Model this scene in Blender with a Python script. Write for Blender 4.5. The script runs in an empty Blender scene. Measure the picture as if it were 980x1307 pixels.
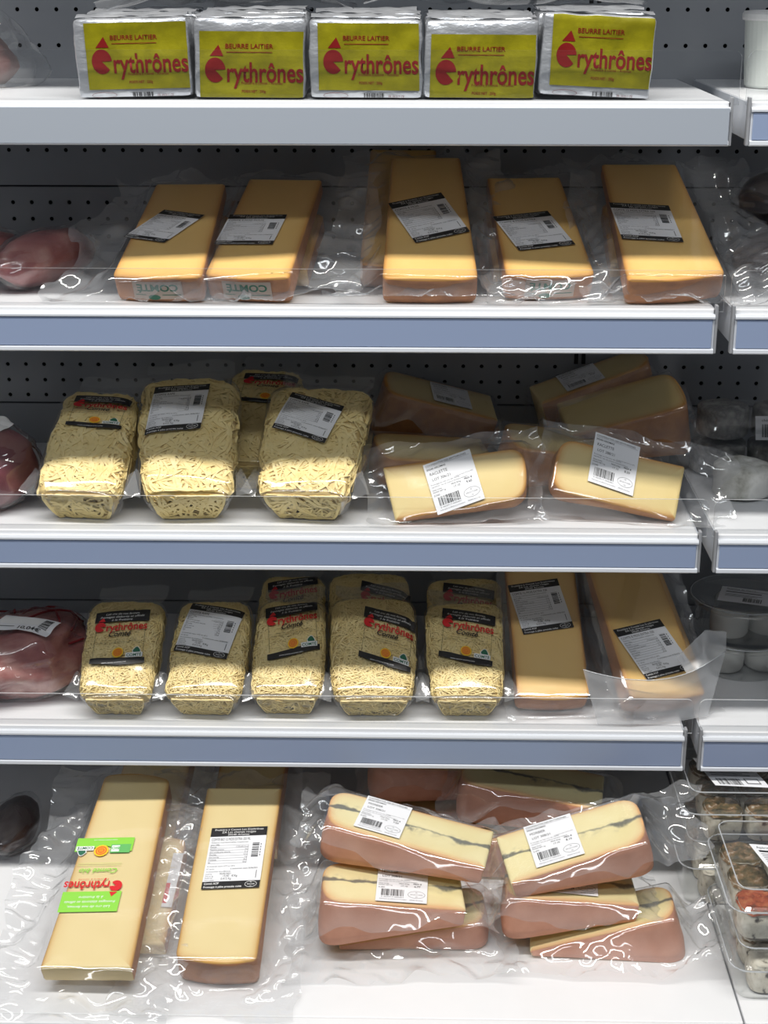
import bpy, math, random
from math import sin, cos, pi, radians, sqrt, exp, atan2, hypot
from mathutils import Vector, Matrix, noise
SC = bpy.context.scene
COL = SC.collection
rng = random.Random(7)

# ------------------------------------------------------------------ camera, sky, lights, exposure
cam = bpy.data.cameras.new('camera'); camo = bpy.data.objects.new('camera', cam); COL.objects.link(camo)
TH, PSI = radians(19.5), radians(1.2)
fw = Vector((-sin(PSI)*cos(TH), cos(PSI)*cos(TH), -sin(TH)))
camo.rotation_mode = 'QUATERNION'
camo.rotation_quaternion = fw.to_track_quat('-Z', 'Y')
camo.location = (0, 0, 1.6)
cam.sensor_fit = 'VERTICAL'; cam.sensor_height = 24; cam.sensor_width = 18; cam.lens = 1962/1307*24
cam.clip_start = .05
SC.camera = camo
w = bpy.data.worlds.new('store_air'); SC.world = w; w.use_nodes = True
w.node_tree.nodes['Background'].inputs[0].default_value = (.78, .87, 1.0, 1)
w.node_tree.nodes['Background'].inputs[1].default_value = .075
def area(name, loc, target, sx, sy, power, col):
    l = bpy.data.lights.new(name, 'AREA'); l.shape = 'RECTANGLE'; l.size = sx; l.size_y = sy; l.energy = power; l.color = col
    o = bpy.data.objects.new(name, l); COL.objects.link(o); o.location = loc
    o.rotation_mode = 'QUATERNION'
    o.rotation_quaternion = (Vector(target)-Vector(loc)).to_track_quat('-Z', 'Y')
    return o
area('aisle_ceiling_lamp', (-.35, .78, 3.0), (-.35, .95, 0), 3.2, .16, 79, (1, .97, .92))
area('aisle_ceiling_lamp', (-.1, -.55, 3.0), (-.1, -.3, 0), 2.6, .25, 24, (.93, .97, 1))  # unseen second lamp row, added to brighten the rails and shelf recesses
SC.view_settings.view_transform = 'Standard'; SC.view_settings.look = 'None'
SC.view_settings.gamma = 1; SC.view_settings.use_curve_mapping = False
SC.view_settings.exposure = 0.0
SC.cycles.transparent_max_bounces = 40
SC.cycles.max_bounces = 8
SC.cycles.use_denoising = True
SC.cycles.caustics_reflective = False; SC.cycles.caustics_refractive = False
SC.cycles.sample_clamp_indirect = 4

# ------------------------------------------------------------------ materials
MATS = {}
def mat(name, col, rough=.5, metal=0, spec=.5, alpha=1):
    m = bpy.data.materials.new(name); m.use_nodes = True; b = m.node_tree.nodes['Principled BSDF']
    b.inputs['Base Color'].default_value = (*col, 1); b.inputs['Roughness'].default_value = rough
    b.inputs['Metallic'].default_value = metal; b.inputs['Specular IOR Level'].default_value = spec
    MATS[name] = m; return m
def nd(m, t, **k):
    n = m.node_tree.nodes.new(t)
    for a, v in k.items(): setattr(n, a, v)
    return n
def lk(m, a, b): m.node_tree.links.new(a, b)
def noise_node(m, scale, detail=3, rough=.55, coord='Object', stretch=None):
    tc = nd(m, 'ShaderNodeTexCoord'); n = nd(m, 'ShaderNodeTexNoise')
    n.inputs['Scale'].default_value = scale; n.inputs['Detail'].default_value = detail; n.inputs['Roughness'].default_value = rough
    if stretch:
        mp = nd(m, 'ShaderNodeMapping'); mp.inputs['Scale'].default_value = stretch
        lk(m, tc.outputs[coord], mp.inputs[0]); lk(m, mp.outputs[0], n.inputs[0])
    else: lk(m, tc.outputs[coord], n.inputs[0])
    return n
def ramp(m, fac, stops):
    r = nd(m, 'ShaderNodeValToRGB'); e = r.color_ramp.elements
    while len(e) < len(stops): e.new(.5)
    for x, (p, c) in zip(e, stops): x.position = p; x.color = (*c, 1)
    lk(m, fac, r.inputs[0]); return r
def bump(m, height, strength, dist):
    b = nd(m, 'ShaderNodeBump'); b.inputs['Strength'].default_value = strength; b.inputs['Distance'].default_value = dist
    lk(m, height, b.inputs['Height']); lk(m, b.outputs[0], m.node_tree.nodes['Principled BSDF'].inputs['Normal']); return b
def mottled(name, stops, scale, rough=.5, bs=0, bd=.001, metal=0, detail=4, stretch=None, spec=.5):
    m = mat(name, stops[0][1], rough, metal, spec); n = noise_node(m, scale, detail, stretch=stretch)
    r = ramp(m, n.outputs[0], stops); lk(m, r.outputs[0], m.node_tree.nodes['Principled BSDF'].inputs['Base Color'])
    if bs: bump(m, n.outputs[0], bs, bd)
    return m
def cheese(name, c0, c1, crust, ash=False, rough=.42):
    m = mat(name, c0, rough, 0, .35); b = m.node_tree.nodes['Principled BSDF']
    n = noise_node(m, 26, 5); r = ramp(m, n.outputs[0], [(.3, c0), (.7, c1)])
    at = nd(m, 'ShaderNodeAttribute', attribute_name='edge')
    mx = nd(m, 'ShaderNodeMixRGB'); mx.inputs[2].default_value = (*crust, 1)
    mp = nd(m, 'ShaderNodeMath', operation='POWER'); mp.inputs[1].default_value = 1.5
    lk(m, at.outputs['Fac'], mp.inputs[0]); lk(m, mp.outputs[0], mx.inputs[0]); lk(m, r.outputs[0], mx.inputs[1])
    out = mx.outputs[0]
    if ash:
        tc = nd(m, 'ShaderNodeTexCoord'); sp = nd(m, 'ShaderNodeSeparateXYZ'); lk(m, tc.outputs['Object'], sp.inputs[0])
        n2 = noise_node(m, 28, 4); n3 = noise_node(m, 120, 4); n4 = noise_node(m, 16, 2)
        def mth(op, a, v):
            q = nd(m, 'ShaderNodeMath', operation=op); lk(m, a, q.inputs[0])
            if isinstance(v, (int, float)): q.inputs[1].default_value = v
            else: lk(m, v, q.inputs[1])
            return q.outputs[0]
        off = mth('MULTIPLY', mth('SUBTRACT', n2.outputs[0], .5), .016)
        y = mth('ABSOLUTE', mth('ADD', mth('SUBTRACT', sp.outputs['Y'], .002), off), 0)
        wd = mth('MULTIPLY', mth('POWER', n4.outputs[0], 3), .030)
        f = mth('SUBTRACT', wd, y)
        f = mth('MULTIPLY', f, 420)
        f = mth('ADD', f, mth('MULTIPLY', mth('SUBTRACT', n3.outputs[0], .55), 2.2))
        cl = nd(m, 'ShaderNodeClamp'); lk(m, f, cl.inputs[0])
        sg = nd(m, 'ShaderNodeClamp'); lk(m, mth('MULTIPLY', mth('SUBTRACT', mth('MULTIPLY', mth('POWER', n4.outputs[0], 2), .034), y), 90), sg.inputs[0])
        s2 = nd(m, 'ShaderNodeClamp'); lk(m, mth('MULTIPLY', mth('SUBTRACT', n3.outputs[0], .47), 6), s2.inputs[0])
        f = mth('MAXIMUM', mth('MULTIPLY', cl.outputs[0], .85), mth('MULTIPLY', mth('MULTIPLY', sg.outputs[0], s2.outputs[0]), .42))
        m2 = nd(m, 'ShaderNodeMixRGB'); m2.inputs[2].default_value = (.07, .085, .10, 1)
        lk(m, f, m2.inputs[0]); lk(m, out, m2.inputs[1]); out = m2.outputs[0]
    lk(m, out, b.inputs['Base Color'])
    n5 = noise_node(m, 90, 3); bump(m, n5.outputs[0], .12, .0006)
    return m
cheese('hard_cheese', (.87, .58, .20), (.84, .54, .175), (.62, .30, .07))
cheese('pale_hard_cheese', (.82, .67, .35), (.79, .64, .32), (.60, .34, .10))
cheese('washed_cheese', (.86, .69, .32), (.83, .65, .28), (.66, .32, .08))
cheese('ash_cheese', (.88, .79, .46), (.83, .72, .38), (.72, .40, .18), ash=True)
mottled('brown_rind', [(.3, (.50, .22, .09)), (.7, (.36, .16, .08))], 60, .6, .3)
mottled('orange_rind', [(.3, (.62, .30, .11)), (.7, (.44, .19, .08))], 60, .55, .3)
mottled('pink_rind', [(.3, (.72, .36, .24)), (.7, (.60, .27, .17))], 34, .55, .25)
mottled('grated_comte', [(.3, (.82, .64, .27)), (.7, (.66, .47, .17))], 110, .5, .6, .002)  # filling darker than the shreds, painting the shadow pits between them
mottled('fine_grated', [(.3, (.74, .56, .22)), (.7, (.56, .40, .14))], 260, .5, .9, .003)  # same shade put into the colour under the fine shreds
mottled('shred', [(.3, (.89, .74, .36)), (.7, (.82, .64, .26))], 60, .45)
mottled('foil', [(.35, (.70, .72, .75)), (.65, (.56, .58, .62))], 30, .30, .6, .004, metal=.65, stretch=(1, 1, 2))
mottled('foil_print', [(.4, (.29, .265, .006)), (.6, (.22, .20, .006))], 40, .42, .35, .003, metal=.15, spec=.3)
mat('white_ink', (.82, .82, .82), .5); mat('paper', (.78, .79, .82), .45); mat('black_ink', (.012, .012, .014), .4)
mat('grey_ink', (.12, .12, .13), .5); mat('red_ink', (.62, .015, .02), .4); mat('butter_red', (.19, .008, .008), .6, 0, .15)
mat('green_ink', (.25, .62, .06), .45); mat('dark_green', (.015, .13, .07), .5); mat('yellow_ink', (.9, .55, .02), .45)
mat('orange_ink', (.75, .12, .02), .45); mat('pale_green', (.50, .62, .16), .5); mat('eco_green', (.12, .45, .12), .5)
mat('brown_ink', (.20, .14, .06), .5); mat('casein', (.46, .36, .29), .6)
mottled('steel_white', [(.3, (.78, .79, .81)), (.7, (.75, .76, .78))], 12, .32)
mat('rail_white', (.62, .65, .70), .35); mat('ticket_blue', (.285, .355, .52), .28); mat('plain_ticket', (.385, .425, .485), .3)
mottled('wall_paint', [(.3, (.33, .345, .37)), (.7, (.31, .325, .35))], 8, .22)
mat('hole_dark', (.004, .004, .005), .9); mat('slot_black', (.01, .01, .01), .7)
mat('bracket_grey', (.30, .31, .33), .45); mat('canopy_grey', (.5, .5, .52), .5)
mottled('meat_pink', [(.3, (.26, .07, .075)), (.5, (.40, .15, .14)), (.7, (.58, .34, .30))], 26, .32, .5, .004, detail=6)
mottled('meat_dark', [(.3, (.12, .025, .035)), (.7, (.22, .06, .07))], 24, .35, .2)
mottled('meat_pale', [(.3, (.36, .27, .25)), (.7, (.26, .12, .11))], 30, .4)
mat('string_red', (.22, .012, .018), .6)
mottled('goat_mould', [(.3, (.45, .45, .43)), (.5, (.22, .22, .22)), (.7, (.62, .62, .60))], 45, .7, .5)
mottled('goat_white', [(.34, (.20, .19, .15)), (.44, (.52, .52, .48)), (.56, (.74, .74, .71)), (.75, (.62, .62, .60))], 30, .6, .4)
mottled('fresh_cheese', [(.3, (.80, .80, .77)), (.7, (.70, .70, .67))], 40, .6, .3)
mottled('herb_crust', [(.3, (.02, .018, .012)), (.48, (.10, .075, .03)), (.6, (.22, .13, .06)), (.72, (.55, .5, .42))], 95, .7, .8, .003, detail=6)
mottled('pepper_crust', [(.32, (.05, .04, .035)), (.42, (.62, .58, .48)), (.75, (.78, .75, .66))], 110, .6, .5, .002, detail=3)
mottled('chilli_crust', [(.3, (.06, .03, .02)), (.5, (.33, .07, .03)), (.7, (.45, .16, .07))], 95, .7, .8, .003, detail=6)
mat('tub_white', (.74, .78, .74), .4); mat('dark_sausage', (.05, .03, .028), .35)
def clear(name, tint, gloss_rough, gloss, haze, haze_col=(.85, .87, .9), crumple=0, margin_haze=0):
    """Thin clear plastic: mostly transparent, a Fresnel-like gloss, a little haze, painted whiter where folds would reflect light (attribute edge)."""
    m = bpy.data.materials.new(name); m.use_nodes = True; t = m.node_tree; t.nodes.remove(t.nodes['Principled BSDF'])
    out = t.nodes['Material Output']
    tr = nd(m, 'ShaderNodeBsdfTransparent'); tr.inputs[0].default_value = (*tint, 1)
    df = nd(m, 'ShaderNodeBsdfDiffuse'); df.inputs[0].default_value = (*haze_col, 1)
    gl = nd(m, 'ShaderNodeBsdfGlossy'); gl.inputs['Roughness'].default_value = gloss_rough; gl.inputs[0].default_value = (1, 1, 1, 1)
    lw = nd(m, 'ShaderNodeLayerWeight'); lw.inputs[0].default_value = .5
    pw = nd(m, 'ShaderNodeMath', operation='POWER'); pw.inputs[1].default_value = 5; lk(m, lw.outputs['Facing'], pw.inputs[0])
    mu = nd(m, 'ShaderNodeMath', operation='MULTIPLY_ADD'); mu.inputs[1].default_value = .75*gloss; mu.inputs[2].default_value = .042*gloss; mu.use_clamp = True
    m1 = nd(m, 'ShaderNodeMixShader'); m1.inputs[0].default_value = haze
    m2 = nd(m, 'ShaderNodeMixShader')
    lk(m, tr.outputs[0], m1.inputs[1]); lk(m, df.outputs[0], m1.inputs[2])
    lk(m, pw.outputs[0], mu.inputs[0]); lk(m, mu.outputs[0], m2.inputs[0]); lk(m, m1.outputs[0], m2.inputs[1]); lk(m, gl.outputs[0], m2.inputs[2])
    lk(m, m2.outputs[0], out.inputs[0])
    if crumple:
        at = nd(m, 'ShaderNodeAttribute', attribute_name='edge')
        n = noise_node(m, 15, 2.5, .5, stretch=(1.7, .55, 1)); n.noise_type = 'RIDGED_MULTIFRACTAL'; n.inputs['Distortion'].default_value = .8
        b = nd(m, 'ShaderNodeBump'); b.inputs['Distance'].default_value = .003; lk(m, n.outputs[0], b.inputs['Height'])
        ms = nd(m, 'ShaderNodeMath', operation='MULTIPLY_ADD'); ms.inputs[1].default_value = crumple; ms.inputs[2].default_value = .06; lk(m, at.outputs['Fac'], ms.inputs[0]); lk(m, ms.outputs[0], b.inputs['Strength'])
        lk(m, b.outputs[0], gl.inputs['Normal']); lk(m, b.outputs[0], lw.inputs['Normal'])
        mh = nd(m, 'ShaderNodeMath', operation='MULTIPLY_ADD'); mh.inputs[1].default_value = margin_haze; mh.inputs[2].default_value = haze; lk(m, at.outputs['Fac'], mh.inputs[0]); lk(m, mh.outputs[0], m1.inputs[0])
    MATS[name] = m; return m
clear('film', (.985, .985, .985), .085, 1.9, .015, crumple=.34, margin_haze=.12)
clear('bag_film', (.99, .99, .99), .10, 1.1, .012, crumple=.45, margin_haze=.10)
clear('frosted_film', (.96, .96, .96), .25, 1.0, .30, crumple=.3)
clear('acrylic', (.975, .98, .985), .03, .7, .004)
clear('acrylic_edge', (.8, .82, .84), .2, 1.5, .45, (.8, .83, .86))
clear('tub_clear', (.965, .97, .965), .06, 1.4, .02)

# ------------------------------------------------------------------ mesh helpers
class MB:
    def __init__(s): s.v = []; s.f = []; s.m = []; s.mats = []; s.edge = None
    def mi(s, n):
        if n not in s.mats: s.mats.append(n)
        return s.mats.index(n)
    def add(s, vs, fs, m):
        o = len(s.v); s.v += [tuple(v) for v in vs]; k = s.mi(m)
        for f in fs: s.f.append(tuple(i+o for i in f)); s.m.append(k)
        return o
    def box(s, x0, x1, y0, y1, z0, z1, m, M=None):
        vs = [Vector((x, y, z)) for z in (z0, z1) for y in (y0, y1) for x in (x0, x1)]
        if M: vs = [M@v for v in vs]
        s.add(vs, [(0, 2, 3, 1), (4, 5, 7, 6), (0, 1, 5, 4), (2, 6, 7, 3), (0, 4, 6, 2), (1, 3, 7, 5)], m)
    def grid(s, nx, ny, fn, m, wrap=False):
        vs = [fn(i/(nx if wrap else nx-1), j/(ny-1)) for j in range(ny) for i in range(nx)]
        fs = []
        for j in range(ny-1):
            for i in range(nx if wrap else nx-1):
                k = (i+1) % nx
                fs.append((j*nx+i, j*nx+k, (j+1)*nx+k, (j+1)*nx+i))
        return s.add(vs, fs, m)
    def lathe(s, prof, m, n=32, M=None, caps=True):
        vs = []
        for r, z in prof:
            for i in range(n):
                a = 2*pi*i/n; v = Vector((r*cos(a), r*sin(a), z)); vs.append(M@v if M else v)
        fs = [(j*n+i, j*n+(i+1) % n, (j+1)*n+(i+1) % n, (j+1)*n+i) for j in range(len(prof)-1) for i in range(n)]
        if caps:
            fs.append(tuple(range(n))[::-1]); fs.append(tuple((len(prof)-1)*n+i for i in range(n)))
        s.add(vs, fs, m)
    def tube(s, pts, r, m, n=5):
        pts = [Vector(p) for p in pts]; vs = []
        for i, p in enumerate(pts):
            t = (pts[min(i+1, len(pts)-1)]-pts[max(i-1, 0)]).normalized()
            a = t.orthogonal().normalized(); b = t.cross(a)
            for k in range(n): vs.append(p+a*r*cos(2*pi*k/n)+b*r*sin(2*pi*k/n))
        fs = [(j*n+k, j*n+(k+1) % n, (j+1)*n+(k+1) % n, (j+1)*n+k) for j in range(len(pts)-1) for k in range(n)]
        fs += [tuple(range(n))[::-1], tuple((len(pts)-1)*n+k for k in range(n))]
        s.add(vs, fs, m)
    def build(s, name, parent=None, smooth=False, bevel=0):
        me = bpy.data.meshes.new(name); me.from_pydata(s.v, [], s.f)
        for n in s.mats: me.materials.append(MATS[n])
        me.polygons.foreach_set('material_index', s.m)
        if smooth: me.polygons.foreach_set('use_smooth', [True]*len(s.f))
        if s.edge is not None:
            at = me.attributes.new('edge', 'FLOAT', 'POINT'); at.data.foreach_set('value', s.edge)
        me.update()
        o = bpy.data.objects.new(name, me); COL.objects.link(o)
        if parent: o.parent = parent
        if bevel:
            b = o.modifiers.new('bevel', 'BEVEL'); b.width = bevel; b.segments = 2; b.limit_method = 'ANGLE'
        return o
def tag(o, label=None, cat=None, group=None, kind=None):
    if label: o['label'] = label
    if cat: o['category'] = cat
    if group: o['group'] = group
    if kind: o['kind'] = kind
    return o
def empty(name, M, label, cat, group=None):
    o = bpy.data.objects.new(name, None); COL.objects.link(o); o.matrix_world = M; o.empty_display_size = .02
    return tag(o, label, cat, group)
def copy_tree(src, shift, label, group=None, skip=()):
    r = src.copy(); COL.objects.link(r); r.matrix_world = Matrix.Translation(shift) @ src.matrix_world
    r['label'] = label
    if group: r['group'] = group
    for c in [o for o in COL.objects if o.parent == src]:
        if c.name.split('.')[0] in skip: continue
        d = c.copy(); COL.objects.link(d); d.parent = r
        for e in [o for o in COL.objects if o.parent == c]:
            g = e.copy(); COL.objects.link(g); g.parent = d
    return r
def sm(x): x = max(0., min(1., x)); return x*x*(3-2*x)
def ns(x, y, z=0, s=1): return noise.noise(Vector((x*s, y*s, z)))
_rf = random.Random(99)
_folds = [[(cos(a), sin(a), f, ph, am) for a, f, ph, am in ((_rf.uniform(0, pi), _rf.uniform(8, 17)*(1+.7*k), _rf.uniform(0, 1), 1/(1+.5*k)) for k in range(5))] for _ in range(12)]
def folds(x, y, seed):
    """Sharp creases like crushed film, about -1 .. 1."""
    wx = x+.012*noise.noise(Vector((x*18, y*18, seed))); wy = y+.012*noise.noise(Vector((x*18, y*18, seed+40)))
    t = 0
    for c, s_, f, ph, am in _folds[int(seed*2) % 12]:
        q = (wx*c+wy*s_)*f+ph+seed; q -= math.floor(q); t += am*(abs(q-.5)*4-1)
    return t/2.0
def ridge(x, y, z): return 1-abs(noise.noise(Vector((x, y, z))))*2
def pose(cx, cy, cz, yaw, a, b, order='lean'):
    if order == 'lean': R = Matrix.Rotation(radians(yaw), 4, 'Z')@Matrix.Rotation(radians(a), 4, 'X')@Matrix.Rotation(radians(b), 4, 'Z')
    else: R = Matrix.Rotation(radians(yaw), 4, 'Z')@Matrix.Rotation(radians(a), 4, 'Y')@Matrix.Rotation(radians(b), 4, 'X')
    return Matrix.Translation((cx, cy, cz))@R

ZDECK = .66
def settle(root, zf, skip=('film_bag',), yf=1.4380):
    """Lift a thing so that nothing solid of it sinks into what carries it."""
    M = root.matrix_basis
    lo = min((M@v.co).z for o in COL.objects if o.parent == root and o.name.split('.')[0] not in skip for v in o.data.vertices)
    if lo < zf+.0006: root.location.z += zf+.0006-lo
    if zf > ZDECK+.1:
        fr = min((M@v.co).y for o in COL.objects if o.parent == root and o.name.split('.')[0] not in skip for v in o.data.vertices)
        if fr < yf: root.location.y += yf-fr
# ------------------------------------------------------------------ flat print
_txt = {}
def text2d(s, bold=0., shear=0., spacing=1.):
    k = (s, bold, shear, spacing)
    if k not in _txt:
        cu = bpy.data.curves.new('t', 'FONT'); cu.body = s; cu.size = 1; cu.resolution_u = 3; cu.offset = bold; cu.shear = shear; cu.space_character = spacing
        ob = bpy.data.objects.new('t', cu); COL.objects.link(ob)
        dg = bpy.context.evaluated_depsgraph_get(); ev = ob.evaluated_get(dg); me = ev.to_mesh()
        vs = [(v.co.x, v.co.y) for v in me.vertices]; fs = [tuple(p.vertices) for p in me.polygons]
        ev.to_mesh_clear(); bpy.data.objects.remove(ob); bpy.data.curves.remove(cu)
        x0 = min((v[0] for v in vs), default=0); x1 = max((v[0] for v in vs), default=1)
        _txt[k] = ([(x-x0, y) for x, y in vs], fs, x1-x0)
    return _txt[k]
T = Matrix.Translation
class Print:
    """Flat print in millimetres: each item is (points, faces, ink, layer)."""
    def __init__(s, w, h): s.w, s.h, s.it = w, h, []
    def rect(s, x0, y0, x1, y1, m, lay=0, n=None, fn=None):
        nx = n or max(2, int(abs(x1-x0)/4)+1); ny = n or max(2, int(abs(y1-y0)/4)+1)
        vs = []
        for j in range(ny):
            for i in range(nx):
                u, v = i/(nx-1), j/(ny-1); x = x0+(x1-x0)*u; y = y0+(y1-y0)*v
                if fn: y = fn(u, v)
                vs.append((x, y))
        fs = [(j*nx+i, j*nx+i+1, (j+1)*nx+i+1, (j+1)*nx+i) for j in range(ny-1) for i in range(nx-1)]
        s.it.append((vs, fs, m, lay))
    def poly(s, pts, m, lay=1): s.it.append((list(pts), [tuple(range(len(pts)))], m, lay))
    def disc(s, cx, cy, rx, ry, m, lay=1, n=20): s.poly([(cx+rx*cos(2*pi*i/n), cy+ry*sin(2*pi*i/n)) for i in range(n)], m, lay)
    def ring(s, cx, cy, rx, ry, wd, m, lay=1, n=24):
        vs = []
        for k in (1, 0):
            for i in range(n):
                a = 2*pi*i/n; vs.append((cx+(rx-wd*k)*cos(a), cy+(ry-wd*k)*sin(a)))
        s.it.append((vs, [(i, (i+1) % n, n+(i+1) % n, n+i) for i in range(n)], m, lay))
    def text(s, t, x, y, size, m, lay=1, al='l', width=None, bold=0., shear=0., slope=0., spacing=1.):
        vs, fs, wd = text2d(t, bold, shear, spacing); sx = size
        if width: sx = width/wd
        x -= {'l': 0, 'c': .5, 'r': 1}[al]*wd*sx
        s.it.append(([(x+a*sx, y+b*size+slope*(a*sx)) for a, b in vs], fs, m, lay))
    def bars(s, x0, y0, x1, y1, m, lay=1, vertical=False, seed=1):
        r = random.Random(seed); t = 0
        L = (y1-y0) if vertical else (x1-x0)
        while t < L:
            a = r.choice((.35, .35, .7, 1.0)); g = r.choice((.3, .3, .5, .8))
            e = min(L, t+a)
            if vertical: s.rect(x0, y0+t, x1, y0+e, m, lay, n=2)
            else: s.rect(x0+t, y0, x0+e, y1, m, lay, n=2)
            t += a+g
    def logo(s, x, y, wd, m, lay=1, hs=1.):
        r = wd*.105*hs; cx = x+wd*.105; n = 22
        a0, a1, nr = radians(2), radians(318), 5
        vs = [(cx+wd*.105*k/nr*cos(a0+(a1-a0)*i/n), y+r*k/nr*sin(a0+(a1-a0)*i/n)) for k in range(nr+1) for i in range(n+1)]
        s.it.append((vs, [(k*(n+1)+i, (k+1)*(n+1)+i, (k+1)*(n+1)+i+1, k*(n+1)+i+1) for k in range(nr) for i in range(n)], m, lay))
        A, B_, C_ = (cx-.055*wd, y+r*1.12), (cx+.085*wd, y+r*1.12), (cx+.035*wd, y+r*2.0); q = 4
        idx, vs, fs = {}, [], []
        for a in range(q+1):
            for b in range(q+1-a):
                c = q-a-b; idx[a, b] = len(vs); vs.append(tuple((A[k]*a+B_[k]*b+C_[k]*c)/q for k in (0, 1)))
        for a in range(q):
            for b in range(q-a):
                fs.append((idx[a, b], idx[a+1, b], idx[a, b+1]))
                if a+b < q-1: fs.append((idx[a+1, b], idx[a+1, b+1], idx[a, b+1]))
        s.it.append((vs, fs, m, lay))
        t = 'rythrônes'; vs, fs, tw = text2d(t, .018); sx = wd*.775/tw
        s.it.append(([(x+wd*.225+a*sx, y-r*.92+b*sx*hs*1.18) for a, b in vs], fs, m, lay))
    def comte(s, x, y, sc, lay=2, ink='dark_green'):
        s.rect(x-9*sc, y-3*sc, x+9*sc, y+2.6*sc, 'white_ink', lay)
        s.text('COMTÉ', x, y-2*sc, 4.6*sc, ink, lay+1, 'c', width=16*sc, bold=.02)
        pts = [(x+a*sc, y+b*sc) for a, b in ((-1, 2.8), (6.5, 2.8), (5.8, 5.5), (4, 8.4), (2.4, 9), (.6, 8), (-1.6, 5.2))]
        s.poly([(px+.9*(px-x-2.5*sc)*.25, py+.9*(py-y-5.5*sc)*.25) for px, py in pts], 'white_ink', lay)
        s.poly(pts, ink, lay+1)
    def aop(s, x, y, r, lay=2):
        n = 28
        s.poly([(x+(r*(1.0+.05*(i % 2)))*cos(2*pi*i/n), y+(r*(1.0+.05*(i % 2)))*sin(2*pi*i/n)) for i in range(n)], 'yellow_ink', lay)
        s.ring(x, y, r*.78, r*.78, r*.18, 'orange_ink', lay+1)
        s.disc(x, y, r*.5, r*.5, 'orange_ink', lay+1)
        for k in range(-1, 2): s.rect(x-r*.3, y+k*r*.22-r*.04, x+r*.3, y+k*r*.22+r*.04, 'yellow_ink', lay+2, n=2)
    def build(s, name, parent, S, off=.0003, dl=.00016, flip=False, smooth=False):
        """S(u, v) -> (point, normal) with u, v in -.5 .. .5"""
        mb = MB()
        for vs, fs, m, lay in s.it:
            q = []
            for x, y in vs:
                u, v = x/s.w, y/s.h
                if flip: u, v = -u, -v
                p, n = S(u, v); q.append(p+n*(off+dl*lay))
            mb.add(q, fs, m)
        return mb.build(name, parent, smooth=smooth)
def white_label(title, seed=1):
    p = Print(58, 64)
    p.rect(-29, -32, 29, 32, 'paper'); p.rect(-29, 22.5, 29, 32, 'black_ink', 1); p.rect(-29, -32, 29, -24.5, 'black_ink', 1)
    p.text('Fruitière à Comté Les Erythrônes', 0, 28.6, 2.9, 'white_ink', 2, 'c', width=50)
    p.text('ZA Les champs rouges', 0, 25.9, 2.9, 'white_ink', 2, 'c', width=35)
    p.text('39240 Aromas', 0, 23.2, 2.8, 'white_ink', 2, 'c', width=22)
    p.text(title, -27, 18, 4.0, 'black_ink', 1, width=min(40, 2.1*len(title)))
    p.text('Valeurs nutritionnelles moyennes', -27, 15.4, 2.2, 'grey_ink', 1, width=38)
    p.text('pour 100g', -27, 13.0, 2.2, 'grey_ink', 1)
    for k, t in enumerate(('Énergie', 'Matières grasses', '  dont acides gras saturés', 'Glucides', '  dont sucres', 'Protéines', 'Sel')):
        y = 10.6-k*2.7
        p.text(t, -27, y, 2.2, 'grey_ink', 1); p.rect(-27, y-.5, 12, y-.3, 'grey_ink', 1, n=2)
        p.text(('1718 kJ/414 kcal', '34 g', '21 g', '0,5 g', '0 g', '28 g', '0,8 g')[k], 12, y, 2.0, 'grey_ink', 1, 'r')
    p.rect(-27, 12.8, 12, 13.0, 'grey_ink', 1, n=2); p.rect(11.9, -6, 12.1, 13, 'grey_ink', 1, n=2)
    p.bars(16, 0, 23, 15, 'black_ink', 1, True, seed)
    for k in range(5): p.rect(24.3, 1+k*2.8, 25.2, 2.6+k*2.8, 'grey_ink', 1, n=2)
    p.text('A conserver entre +4°C et +8°C', -27, -9.6, 2.1, 'grey_ink', 1)
    p.text('N° de lot', -27, -12.4, 2.1, 'grey_ink', 1); p.text('à consommer avant 30/06/2021', -3, -12.4, 2.2, 'black_ink', 1)
    p.text('A consommer de préférence', -27, -15, 2.1, 'grey_ink', 1)
    p.text('avant le', -27, -17.4, 2, 'grey_ink', 1); p.text('06/05/2021', -13, -17.6, 2.6, 'black_ink', 1)
    p.text('Prix au kg', -27, -19.6, 2, 'grey_ink', 1); p.text('15,40   €/Kg', -9, -20, 2.9, 'black_ink', 1)
    p.text('Poids net', -27, -21.6, 2, 'grey_ink', 1); p.text('0,412 Kg', -11, -22.8, 2.9, 'black_ink', 1)
    p.text('Prix à payer', -27, -23.8, 2, 'grey_ink', 1)
    p.rect(23.5, -22, 24.2, -14, 'grey_ink', 1, n=2)
    p.text('Comté AOP', -27, -27.6, 2.9, 'white_ink', 2, bold=.01); p.text('Fromage à pâte pressée cuite', -27, -31, 2.8, 'white_ink', 2, width=38, bold=.01)
    p.ring(20, -28.2, 6, 3.1, .35, 'white_ink', 2); p.text('FR', 20, -26.9, 1.6, 'white_ink', 2, 'c'); p.text('39.017.030', 20, -28.9, 1.7, 'white_ink', 2, 'c', bold=.01); p.text('CE', 20, -30.6, 1.5, 'white_ink', 2, 'c')
    return p
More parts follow.
